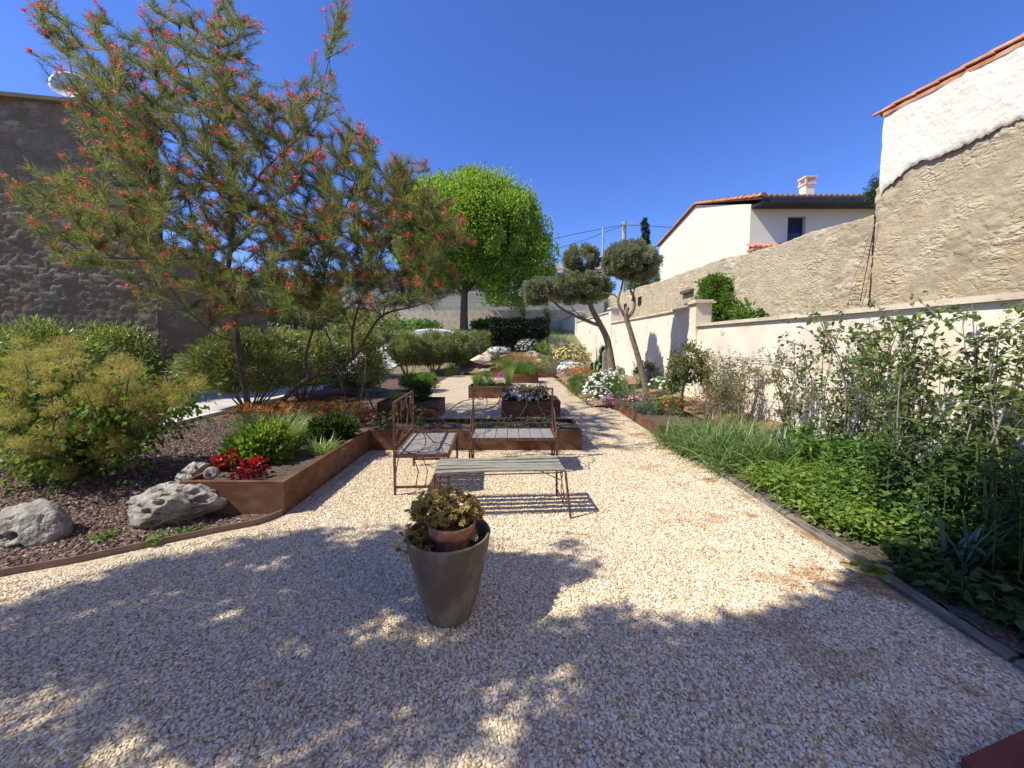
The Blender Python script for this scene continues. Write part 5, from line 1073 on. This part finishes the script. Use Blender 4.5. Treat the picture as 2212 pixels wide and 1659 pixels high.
flowers(t, Q(1224, 803, 13.9), (.4, .3, .2), 70, .045, 'pinkfl', 3, .1, 'magenta_flower')
px_shrub('orange_flower_clump', 1254, 802, 12.6, 24, 11, 'orange flowered grassy clump beside the path bend', 'tawny', 2600, .07, .12, .06, ('orangefl', 90, .025), up=.8)
px_shrub('fine_green_shrub', 1252, 838, 11.0, 24, 26, 'upright fine-leaved green shrub at the path edge', 'green', 6000, .07, .1, .06, cat='shrub', up=1.2, gz=0)
t = px_shrub('daisy_bush', 1308, 838, 9.9, 50, 40, 'big daisy bush covered in white flowers where the path bends', 'green', 9000, .06, .22, .06, ('whitefl', 190, .036), cat='shrub', gz=0)
flowers(t, Q(1290, 862, 9.4), (.36, .3, .3), 90, .032, 'whitefl', 8, .1)
px_shrub('daisy_bush', 1322, 872, 9.1, 26, 16, 'small magenta daisy clump spilling over the path edge', 'green', 2000, .05, .2, .05, ('pinkfl', 100, .03), gz=0)
px_shrub('dark_flower_bush', 1395, 805, 9.6, 26, 20, 'dark leaved bush with magenta flowers at the foot of the right olive', 'dkgreen', 3000, .05, .3, .06, ('pinkfl', 30, .04), gz=.2)
px_shrub('white_petunia_clump', 1440, 830, 8.2, 34, 14, 'pale green clump with white flowers behind the right planter', 'green', 2500, .05, .4, .05, ('whitefl', 40, .045), gz=.15)
# cactus and post
cc = Q(1290, 800, 12.4); t = thing('prickly_pear', (cc[0], 12.4, .3), 'prickly pear cactus with flat pads against the white wall', 'cactus')
g = Geo()
for (px, py, rx, rz, yaw) in [(1288, 790, 7, 14, .3), (1289, 765, 6, 15, 1.2), (1300, 775, 10, 14, .1), (1302, 757, 9, 12, .2), (1278, 790, 7, 9, .5), (1296, 795, 9, 11, .2)]:
    c = Q(px, py, 12.4 + R.normal() * .05); s = 12.4 / F; a = np.linspace(0, 2 * math.pi, 16, endpoint=False); rows = []
    for k in (-1, -.5, .5, 1):
        rr = 1 if abs(k) < .9 else .72
        for q in a: rows.append(c + np.array([math.cos(yaw) * rx * s * rr * math.cos(q), math.sin(yaw) * rx * s * rr * math.cos(q) + k * .03, rz * s * rr * math.sin(q)]))
    g.add(rows, [[j * 16 + i, j * 16 + (i + 1) % 16, j * 16 + 16 + (i + 1) % 16, j * 16 + 16 + i] for j in range(3) for i in range(16)] + [list(range(16)), list(range(48, 64))[::-1]])
g.build('pads', 'cactus', t, smooth=True)
g = Geo(); c = Q(1307, 800, 12.2); bbox(g, c[0] - .08, c[0] + .08, 12.1, 12.26, 0, Q(1307, 760, 12.2)[2]); tag(g.build('wooden_post', 'greywood'), 'short grey wooden post beside the prickly pear', 'post')
# plants in planters
tuft('feather_grass', Q(853, 872, 7.9) * [1, 1, 0] + [0, 0, .28], 420, .34, .004, 'feathery pale green grass tuft in the left rear planter', spread=.06, el=(1.15, 1.5), droop=(.1, .7))
px_shrub('dark_green_shrub', 910, 845, 8.2, 18, 18, 'small dark green shrub at the right of the left rear planter', 'dkgreen', 2600, .05, .35, .05)
px_shrub('spreading_green_shrub', 907, 828, 12.0, 38, 17, 'wide bright green shrub in the mulch left of the path', 'green', 6000, .09, .2, .08, gz=0, up=.5)
px_shrub('dark_low_shrub', 976, 801, 17.0, 14, 8, 'tiny dark shrub under the oleander row by the path', 'dkgreen', 1200, .07, .3, .06, gz=0)
tuft('feather_grass', Q(1030, 832, 10.8) * [1, 1, 0] + [0, 0, .29], 420, .52, .005, 'tall pale grass tuft at the left end of the middle planter', spread=.08, el=(1.2, 1.5), droop=(0, .6))
px_shrub('green_herb_shrub', 1048, 822, 10.9, 20, 14, 'dense green herb mound in the middle planter', 'green', 3500, .05, .2, .05, up=.6)
px_shrub('low_dark_plant', 1075, 832, 10.8, 18, 6, 'low dark ground plant in the middle planter', 'dkgreen', 1500, .04, .4, .04)
tuft('feather_grass', Q(1098, 832, 10.8) * [1, 1, 0] + [0, 0, .29], 420, .68, .005, 'tallest wispy grass tuft at the right end of the middle planter', spread=.07, el=(1.25, 1.52), droop=(0, .45))
px_shrub('purple_flower_plant', 1082, 812, 11.2, 8, 12, 'thin purple plant beside the tallest wispy grass', 'pinkfl', 350, .04, .3, .04)
t = px_shrub('daisy_plant', 1140, 853, 8.2, 50, 20, 'dark leaved plant with white daisies in the planter behind the bench', 'dkgreen', 7000, .05, .25, .05, ('whitefl', 100, .034))
px_shrub('green_bushy_clump', 1133, 797, 14.7, 30, 14, 'bright green bushy clump in the small far planter', 'green', 6500, .10, .1, .06, up=1.3)
px_shrub('green_fine_clump', 1084, 789, 17.0, 22, 11, 'green fine-leaved clump at the left of the farthest planter', 'green', 3500, .10, .1, .06, up=1.2)
tuft('feather_grass', Q(1176, 797, 17.0) * [1, 1, 0] + [0, 0, .35], 350, .7, .008, 'feathery tuft at the right of the farthest planter', spread=.12, el=(1.2, 1.5), droop=(0, .6))
px_shrub('white_speckled_plant', 1150, 788, 17.0, 34, 8, 'low plant speckled with tiny white flowers in the farthest planter', 'tawny', 2500, .07, .15, .07, ('whitefl', 60, .02))
# near planter plants
px_shrub('parsley_bush', 566, 972, 4.15, 62, 46, 'bright green parsley-like bush in the near planter', 'lime_green', 6500, .05, .7, .035, cat='plant', ncl=150, up=.5, gz=.25, shape='six')
tuft('green_grass_clump', Q(600, 950, 4.9) * [1, 1, 0] + [0, 0, .25], 1700, .48, .007, 'mop of thin olive green grass behind the parsley bush', 'strap', .28, (.5, 1.4), (.4, 1.6))
px_shrub('dark_leaf_clump', 722, 932, 5.0, 40, 26, 'dark green leafy clump in the corner of the near planter', 'dkgreen', 3500, .05, .6, .04, shape='six', gz=.25, stems=0)
tuft('narrow_leaf_plant', Q(695, 985, 4.5) * [1, 1, 0] + [0, 0, .25], 160, .22, .014, 'narrow leaved plant at the inner edge of the near planter', 'strap', .14, (.3, 1.3), (.2, .9), cat='plant')
for px, py, Y_, lab, k in [(492, 1002, 3.85, 'crimson leaved plant left of the taller one by the parsley', 0), (545, 1015, 3.62, 'taller crimson leaved plant with scarlet top beside the parsley', 1)]:
    c = Q(px, py, Y_); b = c.copy(); b[2] = .25; t = thing('crimson_plant', b, lab, 'plant', 'crimson leaved plants'); n = 130
    p = c + R.normal(size=(n, 3)) * np.array([.055, .05, .045]); g = Geo(); leaves(g, p, unit(p - c) + [0, -.1, .2], R.uniform(.04, .085, n), .032, np.clip(.3 + (p[:, 2] - c[2]) * 4 + R.normal(size=n) * .2, 0, 1), None, 'six', droop=.3); g.build('foliage', 'redleaf', t)
    g = Geo(); d_ = Q(px + 12, py - 22, Y_) + R.normal(size=(26, 3)) * .014; leaves(g, d_, sph(26) + [0, -.2, .3], .032, .022, .95 + 0 * R.random(26)); g.build('flowers', 'redleaf', t)
    g = Geo()
    for _ in range(6): tube(g, [b + R.normal(size=3) * [.02, .02, 0], c + R.normal(size=3) * .03], .004, 4)
    g.build('stems', 'redleaf', t)
# orange wallflowers behind the planter
for px, Y_, w, lab in [(575, 6.7, 60, 'left patch of orange wallflowers under the upright tree'), (660, 6.8, 55, 'middle patch of orange wallflowers between the trunks'), (740, 6.9, 40, 'right sparse patch of orange wallflowers at the props')]:
    c = Q(px, 905, Y_); b = c.copy(); b[2] = 0; t = thing('orange_wallflowers', b, lab, 'flowers', 'orange wallflower patches'); n = 230; s = Y_ / F
    x = c[0] + R.uniform(-w * s, w * s, n); y = Y_ + R.normal(size=n) * .2; z = R.uniform(.22, .46, n); g = Geo(); tp3 = np.stack([x, y, z], 1)
    for i_ in range(n): tube(g, [tp3[i_] * [1, 1, 0] + R.normal(size=3) * [.03, .03, 0], tp3[i_]], .002, 3, cap=False)
    g.build('stems', 'greystem', t); g = Geo()
    fp = np.repeat(tp3[::2], 12, 0) + R.normal(size=(len(tp3[::2]) * 12, 3)) * .022; leaves(g, fp, sph(len(fp)) + [0, 0, .3], .028, .02); g.build('flowers', 'orangefl', t)
    g = Geo(); fp = np.repeat(tp3, 14, 0) * [1, 1, .6] + R.normal(size=(n * 14, 3)) * [.03, .03, .07]; leaves(g, fp, sph(len(fp)) + [0, 0, .6], .05, .01); g.build('foliage', 'strap', t)
px_shrub('red_stem_plant', 790, 915, 6.0, 34, 26, 'red leaved sparse plant at the corner behind the left bench', 'redleaf', 260, .04, .5, .04, stems=12)
# climbers in the L planter
for px, py, w, h_, lab in [(828, 922, 28, 26, 'young bean plant left of the left bench back'), (912, 920, 30, 30, 'leafy young plant between bench back and planter rim'), (1052, 925, 55, 14, 'trailing squash vine behind the bench seat'), (1130, 925, 40, 14, 'small leaved vine at the right half of the long planter'), (1190, 920, 24, 26, 'reddish climbing shoots at the right post of the bench')]:
    c = Q(px, py, 5.7); b = c.copy(); b[2] = .24; t = thing('climbing_plant', b, lab, 'plant', 'vegetable seedlings'); s = 5.7 / F; n = 46
    p = np.stack([c[0] + R.normal(size=n) * w * s * .55, 5.7 + R.normal(size=n) * .1, .27 + R.random(n) ** 1.3 * h_ * s * 1.6], 1); g = Geo(); leaves(g, p, sph(n) * [1, 1, .4] + [0, -.3, .2], R.uniform(.05, .09, n), R.uniform(.04, .07, n), None, np.array([0, 0, 1.]) + R.normal(size=(n, 3)) * .5, 'six', droop=.2); g.build('foliage', 'bean', t)
    g = Geo()
    for i_ in range(0, n, 3): tube(g, [(p[i_][0] + R.normal() * .03, 5.7, .24), p[i_]], .003, 4)
    g.build('stems', 'twig', t)
# small weeds among the brown stones
for px, py, w, lab in [(225, 1165, 32, 'small pale weed among the brown stones'), (340, 1170, 22, 'low green weed beside the large boulder base'), (410, 1150, 26, 'trailing weed at the right foot of the large boulder')]:
    c = P(px, py, .02); t = thing('weed', c, lab, 'weed'); n = 60; s = c[1] / F; p = c + np.stack([R.normal(size=n) * w * s * .5, R.normal(size=n) * .05, R.random(n) * .04], 1); g = Geo(); leaves(g, p, sph(n) * [1, 1, .3] + [0, 0, .5], .035, .02, None, None, 'six'); g.build('foliage', 'green', t)
# ------------------------------------------------------------------ smoke bush (left foreground)
b = np.array([-4.75, 4.3, 0]); t = thing('smoke_bush', b, 'large smoke bush with tawny fluffy plumes at the left foreground', 'shrub')
blob = [(60, 780, 120, 50), (190, 800, 110, 55), (120, 860, 150, 70), (260, 850, 90, 55), (60, 930, 110, 70), (200, 920, 100, 60), (330, 850, 55, 30), (395, 845, 50, 30), (300, 900, 60, 40), (110, 990, 90, 45), (-60, 850, 90, 90)]
gl = Geo(); gpz = Geo(); gs = Geo()
for (bx, by, rx, ry) in blob:
    m = int(rx * ry / 250) + 4
    for k in range(m):
        a = R.random() * 6.28; q = R.random() ** .5; Yq = 4.2 + R.normal() * .33; c = Q(bx + rx * q * math.cos(a), by + ry * q * math.sin(a), Yq)
        n = 620; dd = sph(n); rad_ = R.uniform(.07, .15); p = c + dd * (rad_ * R.random((n, 1)) ** .6) * np.array([1, 1, .8]); leaves(gpz, p, dd + sph(n) * .8, R.uniform(.015, .035, n), .0045, np.clip(.5 + R.normal() * .15 + R.normal(size=n) * .15, 0, 1), None, 'tri')
        n = 20; p = c + R.normal(size=(n, 3)) * .10 + [0, .05, -.13]; leaves(gl, p, unit(p - c) + [0, -.2, .2], R.uniform(.04, .07, n), R.uniform(.035, .055, n), None, None, 'six', fold=.08)
        bb = b + np.array([.0, 0, .25]) if bx > 90 else b + np.array([-.5, 0, .25]); mid = (bb + c) / 2 + R.normal(size=3) * .06 + [0, 0, -.1]; tube(gs, [bb, mid, c], [.013, .009, .004], 5, smooth_n=7)
for dx in (0, -.5): tube(gs, [b + [dx, 0, -.02], b + [dx + .03, 0, .15], b + [dx, 0, .3]], [.03, .026, .02], 7, smooth_n=6)
gpz.build('plumes', 'smoke', t); gl.build('foliage', 'smokeleaf', t); gs.build('stems', 'bark', t, smooth=True)
# ------------------------------------------------------------------ right bed
def clump(name, cx, cy, w, dy, n, L, Wd, el, dr, label, mat, cat='plant', z=.05, segs=6, group=None):
    t = thing(name, (cx, cy, z), label, cat, group); base = np.stack([cx + R.uniform(-w, w, n), cy + R.uniform(-dy, dy, n), np.full(n, z)], 1)
    base[:, 2] = bedz(base[:, 0], base[:, 1]) - .02
    k = max(n // 14, 1); cen = base[R.integers(0, n, k)]; ci = R.integers(0, k, n); base = cen[ci] + R.normal(size=(n, 3)) * [.04, .04, 0]
    g = Geo(); blades(g, base, R.random(n) * 6.28, R.uniform(*el, n), L * R.uniform(.55, 1.15, n), Wd, R.uniform(*dr, n), segs, np.clip(R.normal(.45, .2, n), 0, 1)); g.build('leaves', mat, t); return t
clump('strap_leaf_clump', 2.72, 5.35, .42, .5, 1300, .56, .018, (.6, 1.45), (.5, 2.0), 'arching mass of strap leaves in front of the right planter end', 'strap')
clump('strap_leaf_clump', 2.82, 4.7, .42, .4, 1000, .56, .018, (.6, 1.45), (.5, 2.0), 'middle mass of grey-green strap leaves near the kerb', 'strap')
clump('strap_leaf_clump', 3.45, 5.3, .30, .5, 420, .55, .014, (.9, 1.5), (.3, 1.4), 'upright strap leaves at the back under the flowering shrubs', 'strap')
clump('iris_clump', 3.55, 4.3, .15, .2, 26, .62, .042, (1.0, 1.5), (.1, .6), 'grey-green iris swords in front of the lilac stems', 'iris')
clump('iris_clump', 3.2, 4.5, .2, .2, 30, .50, .035, (1.0, 1.5), (.1, .7), 'small iris swords standing above the strap leaves', 'iris')
clump('daylily_clump', 3.0, 3.8, .34, .38, 760, .50, .015, (.5, 1.35), (.8, 2.4), 'yellow-green daylily leaves bending over the leafy groundcover', 'lime_green')
def leafmass(name, x0, x1, y0, y1, h0, h1, n, L, Wr, label, mat, cat='plant', droop=.25, ncl=60, zb=None):
    t = thing(name, ((x0 + x1) / 2, (y0 + y1) / 2, .05), label, cat)
    cen = np.stack([R.uniform(x0, x1, ncl), R.uniform(y0, y1, ncl)], 1); hh = R.uniform(h0, h1, ncl); ci = R.integers(0, ncl, n)
    xy = cen[ci] + R.normal(size=(n, 2)) * .055; zz = bedz(xy[:, 0], xy[:, 1]) + hh[ci] * (R.random(n) ** .55); p = np.stack([xy[:, 0], xy[:, 1], zz], 1)
    g = Geo(); d = np.stack([R.normal(size=n), R.normal(size=n), R.normal(size=n) * .25 - .05], 1); leaves(g, p, d, L * R.uniform(.6, 1.15, n), L * Wr * R.uniform(.8, 1.1, n), np.clip(R.normal(.45, .2, n), 0, 1), np.array([0, 0, 1.]) + R.normal(size=(n, 3)) * .45, 'six', droop=droop, fold=.1); g.build('foliage', mat, t)
    g = Geo()
    for k in range(ncl): tube(g, [(cen[k][0], cen[k][1], .0), (cen[k][0] + R.normal() * .03, cen[k][1] + R.normal() * .03, bedz(cen[k][0], cen[k][1]) + hh[k] * .9)], .003, 4)
    g.build('stems', 'green', t)
leafmass('leafy_groundcover', 2.55, 2.95, 2.75, 4.1, .10, .24, 2600, .055, .65, 'yellow-green mint-like groundcover hugging the timber kerb', 'lime_green', ncl=120)
leafmass('leafy_groundcover', 2.95, 3.4, 2.6, 3.6, .15, .34, 1900, .06, .65, 'mid green leafy groundcover behind the kerb edge mint', 'green', ncl=70)
leafmass('peony_foliage', 3.3, 3.95, 3.7, 4.6, .25, .55, 2200, .08, .5, 'dark green leafy mound at the foot of the lilac', 'green', ncl=70)
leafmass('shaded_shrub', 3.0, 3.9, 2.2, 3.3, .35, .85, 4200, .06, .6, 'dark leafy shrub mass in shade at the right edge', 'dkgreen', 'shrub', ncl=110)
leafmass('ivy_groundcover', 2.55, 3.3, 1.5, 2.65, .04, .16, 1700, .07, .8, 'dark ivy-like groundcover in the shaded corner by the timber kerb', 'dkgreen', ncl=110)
clump('iris_clump', 2.85, 2.35, .16, .25, 22, .52, .036, (.9, 1.5), (.1, .9), 'broad iris leaves in the shaded bed near the timber kerb', 'iris')
clump('iris_clump', 3.35, 2.75, .2, .25, 22, .7, .036, (1.1, 1.5), (.1, .6), 'taller iris leaves at the right edge in shade', 'iris')
px = P(1862, 1240, .08); t = thing('round_leaf_plant', px, 'plant with round heart leaves spilling over the timber kerb', 'plant'); n = 26
p = px + R.normal(size=(n, 3)) * [.03, .05, .02] + [.06, 0, .03]; g = Geo(); leaves(g, p, R.normal(size=(n, 3)) * [1, 1, .2], .055, .06, None, np.array([0, 0, 1.]) + R.normal(size=(n, 3)) * .2, 'six', fold=.03); g.build('foliage', 'lime_green', t)
def lilac(base, c, rad, label, n, L, mat, nst, spent, group='lilac shrubs against the wall', Wr=.62, fl=None, ncl=70):
    t = thing('lilac_shrub', base, label, 'shrub', group); c = np.array(c); base = np.array(base); gs = Geo(); pos = []; dr = []; sp = []
    for k in range(nst):
        a = R.random() * 6.28; q = R.random() ** .5; e = c + np.array([math.cos(a) * rad[0] * q, math.sin(a) * rad[1] * q, R.uniform(-.1, 1.0) * rad[2]])
        b = base + np.array([R.normal() * .14, R.normal() * .12, 0]); m = b + (e - b) * .5 + R.normal(size=3) * .10; path = np.array([b, m, e]); tube(gs, path, [.009, .006, .003], 6, smooth_n=9)
        for j in range(int(7 + 5 * R.random())):
            s = R.uniform(.35, 1); o = np.array([np.interp(s * 2, [0, 1, 2], path[:, i_]) for i_ in range(3)]); tw = o + unit(R.normal(size=3) + [0, 0, .6]) * R.uniform(.12, .32); tube(gs, [o, tw], [.005, .002], 4, cap=False)
            nl = int(n / (nst * 9)); s2 = R.random(nl)[:, None]; pp_ = o + (tw - o) * s2 + R.normal(size=(nl, 3)) * .03; pos.append(pp_); dr.append(R.normal(size=(nl, 3)) + [0, 0, -.15] + unit(tw - o) * .8)
            if R.random() < spent: sp.append(tw + R.normal(size=(45, 3)) * [.022, .022, .045] + [0, 0, .05])
    gs.build('stems', 'greystem', t, smooth=True); pos = np.concatenate(pos); dr = np.concatenate(dr); m = len(pos); g = Geo()
    k = np.abs(pos[:, 0]) < 4.12; pos, dr = pos[k], dr[k]; m = len(pos)
    leaves(g, pos, dr, L * R.uniform(.6, 1.15, m), L * Wr * R.uniform(.8, 1.1, m), np.clip(R.normal(.45, .2, m), 0, 1), np.array([0, 0, 1.]) + R.normal(size=(m, 3)) * .6, 'six', droop=.2, fold=.1); g.build('foliage', mat, t)
    if sp: sp = np.concatenate(sp); g = Geo(); leaves(g, sp, sph(len(sp)), .014, .009); g.build('flower_heads', 'spent' if not fl else fl, t)
lilac((3.75, 4.35, .12), (3.75, 4.3, 1.42), (.45, .55, .48), 'tall open lilac with brown spent flower heads above the iris', 1700, .06, 'lilac', 15, .4)
lilac((3.65, 3.5, .12), (3.7, 3.45, 1.48), (.36, .45, .45), 'dense lilac with arching stems at the right edge of the photograph', 1700, .062, 'lilac', 13, .2)
lilac((3.75, 2.9, .12), (3.72, 2.85, 1.35), (.3, .35, .5), 'darker lilac cut by the right border of the view', 1000, .062, 'lilac', 8, .1)
lilac((3.8, 5.2, .12), (3.8, 5.2, 1.15), (.28, .4, .4), 'yellowish lilac left of the tall open one', 1100, .05, 'rose', 9, .5)
lilac((3.75, 6.3, .15), (3.75, 6.3, .95), (.3, .4, .42), 'airy shrub with tawny panicles in front of the wire bracket', 1700, .045, 'rose', 12, .6, group='tawny shrubs along the wall')
lilac((3.7, 7.1, .15), (3.7, 7.1, .9), (.28, .35, .4), 'yellow-green shrub with tawny panicles left of the airy one', 1500, .045, 'rose', 11, .5, group='tawny shrubs along the wall')
# young rose tree beside the planter
b = Q(1475, 905, 7.2); b[2] = .15; t = thing('rose_tree', b, 'young rose tree with thin trunk at the back of the right planter', 'tree')
c = Q(1490, 790, 7.4); p, d, va = crown(c, (.36, .32, .36), 34, 1900, .07, .4, .3); g = Geo(); leaves(g, p, d, .055, .032, va, None, 'six'); c2 = Q(1458, 800, 7.2); p, d, va = crown(c2, (.16, .16, .3), 12, 500, .06, .4, .3); leaves(g, p, d, .06, .035, va * .4, None, 'six'); g.build('crown', 'rose', t)
g = Geo(); tube(g, [b, Q(1473, 860, 7.2), Q(1478, 830, 7.3), c], [.028, .026, .02, .01], 7, smooth_n=10)
for k in range(9): e = c + R.normal(size=3) * [.2, .2, .2]; tube(g, [Q(1478, 830, 7.3), (Q(1478, 830, 7.3) + e) / 2 + R.normal(size=3) * .03, e], [.012, .008, .003], 5, smooth_n=6)
g.build('trunk', 'greystem', t, smooth=True)
# right planter flowers
px_shrub('pink_flower_plant', 1372, 862, 7.9, 30, 10, 'grey-green plant with salmon pink flowers in the right planter', 'grey_plant', 2600, .05, .18, .05, ('rosefl', 60, .03))
px_shrub('grey_leaf_plant', 1395, 882, 7.4, 26, 9, 'low grey leaved plant nearest the planter edge', 'grey_plant', 1800, .045, .25, .04)
tuft('agapanthus', Q(1415, 880, 7.6) * [1, 1, 0] + [0, 0, .16], 70, .5, .022, 'agapanthus with glossy strap leaves in the right planter', 'lime_green', .08, (.7, 1.45), (.5, 1.6), cat='plant')
tuft('agapanthus', Q(1365, 855, 9.0) * [1, 1, 0] + [0, 0, .2], 50, .5, .02, 'second strap leaved clump before the daisy bush', 'lime_green', .08, (.7, 1.45), (.5, 1.6), cat='plant')
tuft('agapanthus', Q(1395, 815, 11.0) * [1, 1, 0] + [0, 0, .3], 50, .55, .02, 'strap leaved clump between the two olive trunks', 'strap', .08, (.8, 1.45), (.3, 1.0), cat='plant')
px_shrub('red_flower_plant', 1450, 872, 7.2, 22, 10, 'small plant with orange-red flowers by the flat white stone', 'green', 900, .045, .4, .04, ('redfl', 22, .035))
px_shrub('bronze_leaf_plant', 1530, 870, 6.6, 40, 26, 'bronze leaved twiggy plant behind the right planter corner', 'spent', 900, .04, .4, .06, stems=10, gz=.15)
# climber bush and leaves behind the white wall
c = QX(1540, 650, 5.6); t = thing('ivy_bush', (5.6, c[1], 1.3), 'bright green climbing bush against the stone wall behind the pier', 'shrub'); g = Geo()
for (px_, py_2, rx, ry) in [(1545, 640, 26, 32), (1558, 672, 34, 30), (1525, 665, 28, 20), (1545, 615, 14, 18)]:
    c = QX(px_, py_2, 6.5); s = c[1] / F; p, d, va = crown(c, (.35, rx * s * 1.5, ry * s), 40, 2600, .10, .5, .3); p[:, 0] = np.minimum(p[:, 0], 6.92); leaves(g, p, d + [-.3, 0, 0], .085, .05, va, None, 'six')
g.build('foliage', 'green', t); g = Geo(); c = QX(1545, 660, 6.5); tube(g, [(6.5, c[1], 1.2), c, QX(1545, 620, 6.5)], [.04, .03, .01], 6); g.build('stems', 'bark', t)
c = QX(1618, 688, 5.4); t = thing('fig_shoots', (5.4, c[1], 1.3), 'large leaved green shoots rising behind the white wall', 'shrub'); g = Geo(); p, d, va = crown(c, (.3, .45, .28), 20, 420, .09, .4, .3); leaves(g, p, d, .14, .10, va, None, 'six'); g.build('foliage', 'green', t)
# far verge greenery and grass
for px_, Y_, rx, lab in [(890, 29, 60, 'strip of green shrubs below the beige retaining wall, left of the trunk'), (1060, 30, 34, 'low shrubs below the retaining wall, right of the trunk')]:
    px_shrub('verge_shrub', px_, 707, Y_, rx, 9, lab, 'green', 4500, .2, .5, .2, cat='shrub', ncl=80)
px_shrub('verge_grass_shrub', 760, 712, 27, 40, 14, 'pale grassy shrubs beside the driveway bend', 'strap', 4000, .2, .2, .2, cat='shrub', ncl=60)
g = Geo(); n = 9000; x = R.uniform(-9, 4, n); y = R.uniform(24, 31.5, n); blades(g, np.stack([x, y, terr(x, y)], 1), R.random(n) * 6.28, R.uniform(.9, 1.5, n), R.uniform(.12, .35, n), .02, R.uniform(.2, 1.2, n), 3); tag(g.build('verge_grass', 'fine'), 'rough grass on the bank below the retaining wall', 'grass', kind='stuff')
# fallen leaves / bark litter on the far mulch
g = Geo(); n = 2500; x = R.uniform(-6.2, -2.9, n); y = R.uniform(5, 18, n); leaves(g, np.stack([x, y, np.full(n, .018)], 1), R.normal(size=(n, 3)) * [1, 1, .08], .05, .02, None, np.array([0, 0, 1.]) + R.normal(size=(n, 3)) * .3); tag(g.build('leaf_litter', 'spent'), 'dry leaf litter scattered over the brown mulch', 'litter', kind='stuff')
# ------------------------------------------------------------------ trees behind the camera whose shade falls on the gravel
SHX, SHY = -SUN.x / SUN.z, -SUN.y / SUN.z
def inside(px, py, poly):
    r = np.zeros(len(px), bool); n = len(poly)
    for i in range(n):
        x0, y0 = poly[i]; x1, y1 = poly[(i + 1) % n]
        c = ((y0 > py) != (y1 > py)) & (px < (x1 - x0) * (py - y0) / (y1 - y0 + 1e-12) + x0); r ^= c
    return r
def shade_tree(name, poly, zr, ncl, nl, clr, L, label, thr=None, seed=1, trunk=None, mat='green'):
    rr = np.random.default_rng(seed); poly = np.array(poly); lo = poly.min(0); hi = poly.max(0)
    q = rr.random((ncl * 12, 2)) * (hi - lo) + lo; k = inside(q[:, 0], q[:, 1], poly)
    if thr is not None: k &= (snoise(q[:, 0] * .9 + q[:, 1] * .5, q[:, 1] * 2.2 - q[:, 0] * .35, 2.6, seed) > thr)
    q = q[k][:ncl]; z = rr.uniform(*zr, len(q)); c = np.stack([q[:, 0] - SHX * z, q[:, 1] - SHY * z, z], 1)
    p = np.repeat(c, nl, 0) + rr.normal(size=(len(c) * nl, 3)) * clr; t = thing(name, (trunk[0], trunk[1], 0), label, 'tree')
    g = Geo(); leaves(g, p, unit(rr.normal(size=p.shape)), L, L * .6); g.build('crown', mat, t)
    g = Geo(); tp = np.array([trunk[0], trunk[1], zr[0] - 1.4]); tube(g, [(trunk[0], trunk[1], 0), tp], [.16, .12], 9)
    for cc_ in c[:: max(len(c) // 40, 1)]: tube(g, [tp, (tp + cc_) / 2 + [0, 0, .2], cc_], [.05, .025, .008], 5, smooth_n=7)
    g.build('trunk', 'bark', t)
PA = [P(-500, 1290), P(-100, 1335), P(0, 1325), P(120, 1290), P(250, 1240), P(400, 1195), P(560, 1175), P(700, 1150), P(860, 1150), P(960, 1165), P(1060, 1190), P(1200, 1180), P(1310, 1180), P(1180, 1222), P(1300, 1240), P(1130, 1262), P(1100, 1320), P(1200, 1345), P(1230, 1295), P(1300, 1310), P(1310, 1350), P(1420, 1345), P(1440, 1395), P(1330, 1440), P(1200, 1420), P(1080, 1450), P(1130, 1490), P(980, 1540), P(1000, 1590), P(860, 1640), P(780, 1800)]
PA = [tuple(p[:2]) for p in PA] + [(-.6, .2), (-5, .2), (-6, 1.6)]
shade_tree('shade_tree', PA, (3.7, 4.9), 900, 70, .075, .075, 'loose leafy tree outside the view whose dappled shade covers the gravel', -.30, 5, (-6.2, -.9))
PB = [P(1190, 1700), P(1230, 1600), P(1330, 1500), P(1440, 1425), P(1500, 1385), P(1560, 1365), P(1620, 1378), P(1700, 1345), P(1800, 1325), P(1870, 1275), P(1900, 1240)]
PB = [tuple(p[:2]) for p in PB] + [(2.5, 2.45), (3.1, 2.5), (3.6, 2.6), (4.6, 2.75), (5.4, 2.6), (5.4, .4), (-.2, .3)]
shade_tree('shade_tree', PB, (5.0, 6.2), 1500, 60, .07, .12, 'dense dark tree outside the view whose solid shade covers the right foreground', None, 6, (-4.4, -1.6), 'dkgreen')

g = Geo(); n = 260; x = R.uniform(-3.5, 2.3, n); y = R.uniform(1.3, 6, n); k = R.random(n) < .5; x[k] = 2.35 - np.abs(R.normal(size=k.sum())) * .35
k = (x > -2.0) | (y < np.interp(x, ex, ey) - .1); x, y = x[k], y[k]; n = len(x)
leaves(g, np.stack([x, y, np.full(n, .016)], 1), R.normal(size=(n, 3)) * [1, 1, .05], R.uniform(.015, .04, n), R.uniform(.01, .02, n), None, np.array([0, 0, 1.]) + R.normal(size=(n, 3)) * .3); tag(g.build('fallen_leaves', 'spent'), 'small dry leaves fallen on the cream gravel', 'leaves', kind='stuff')
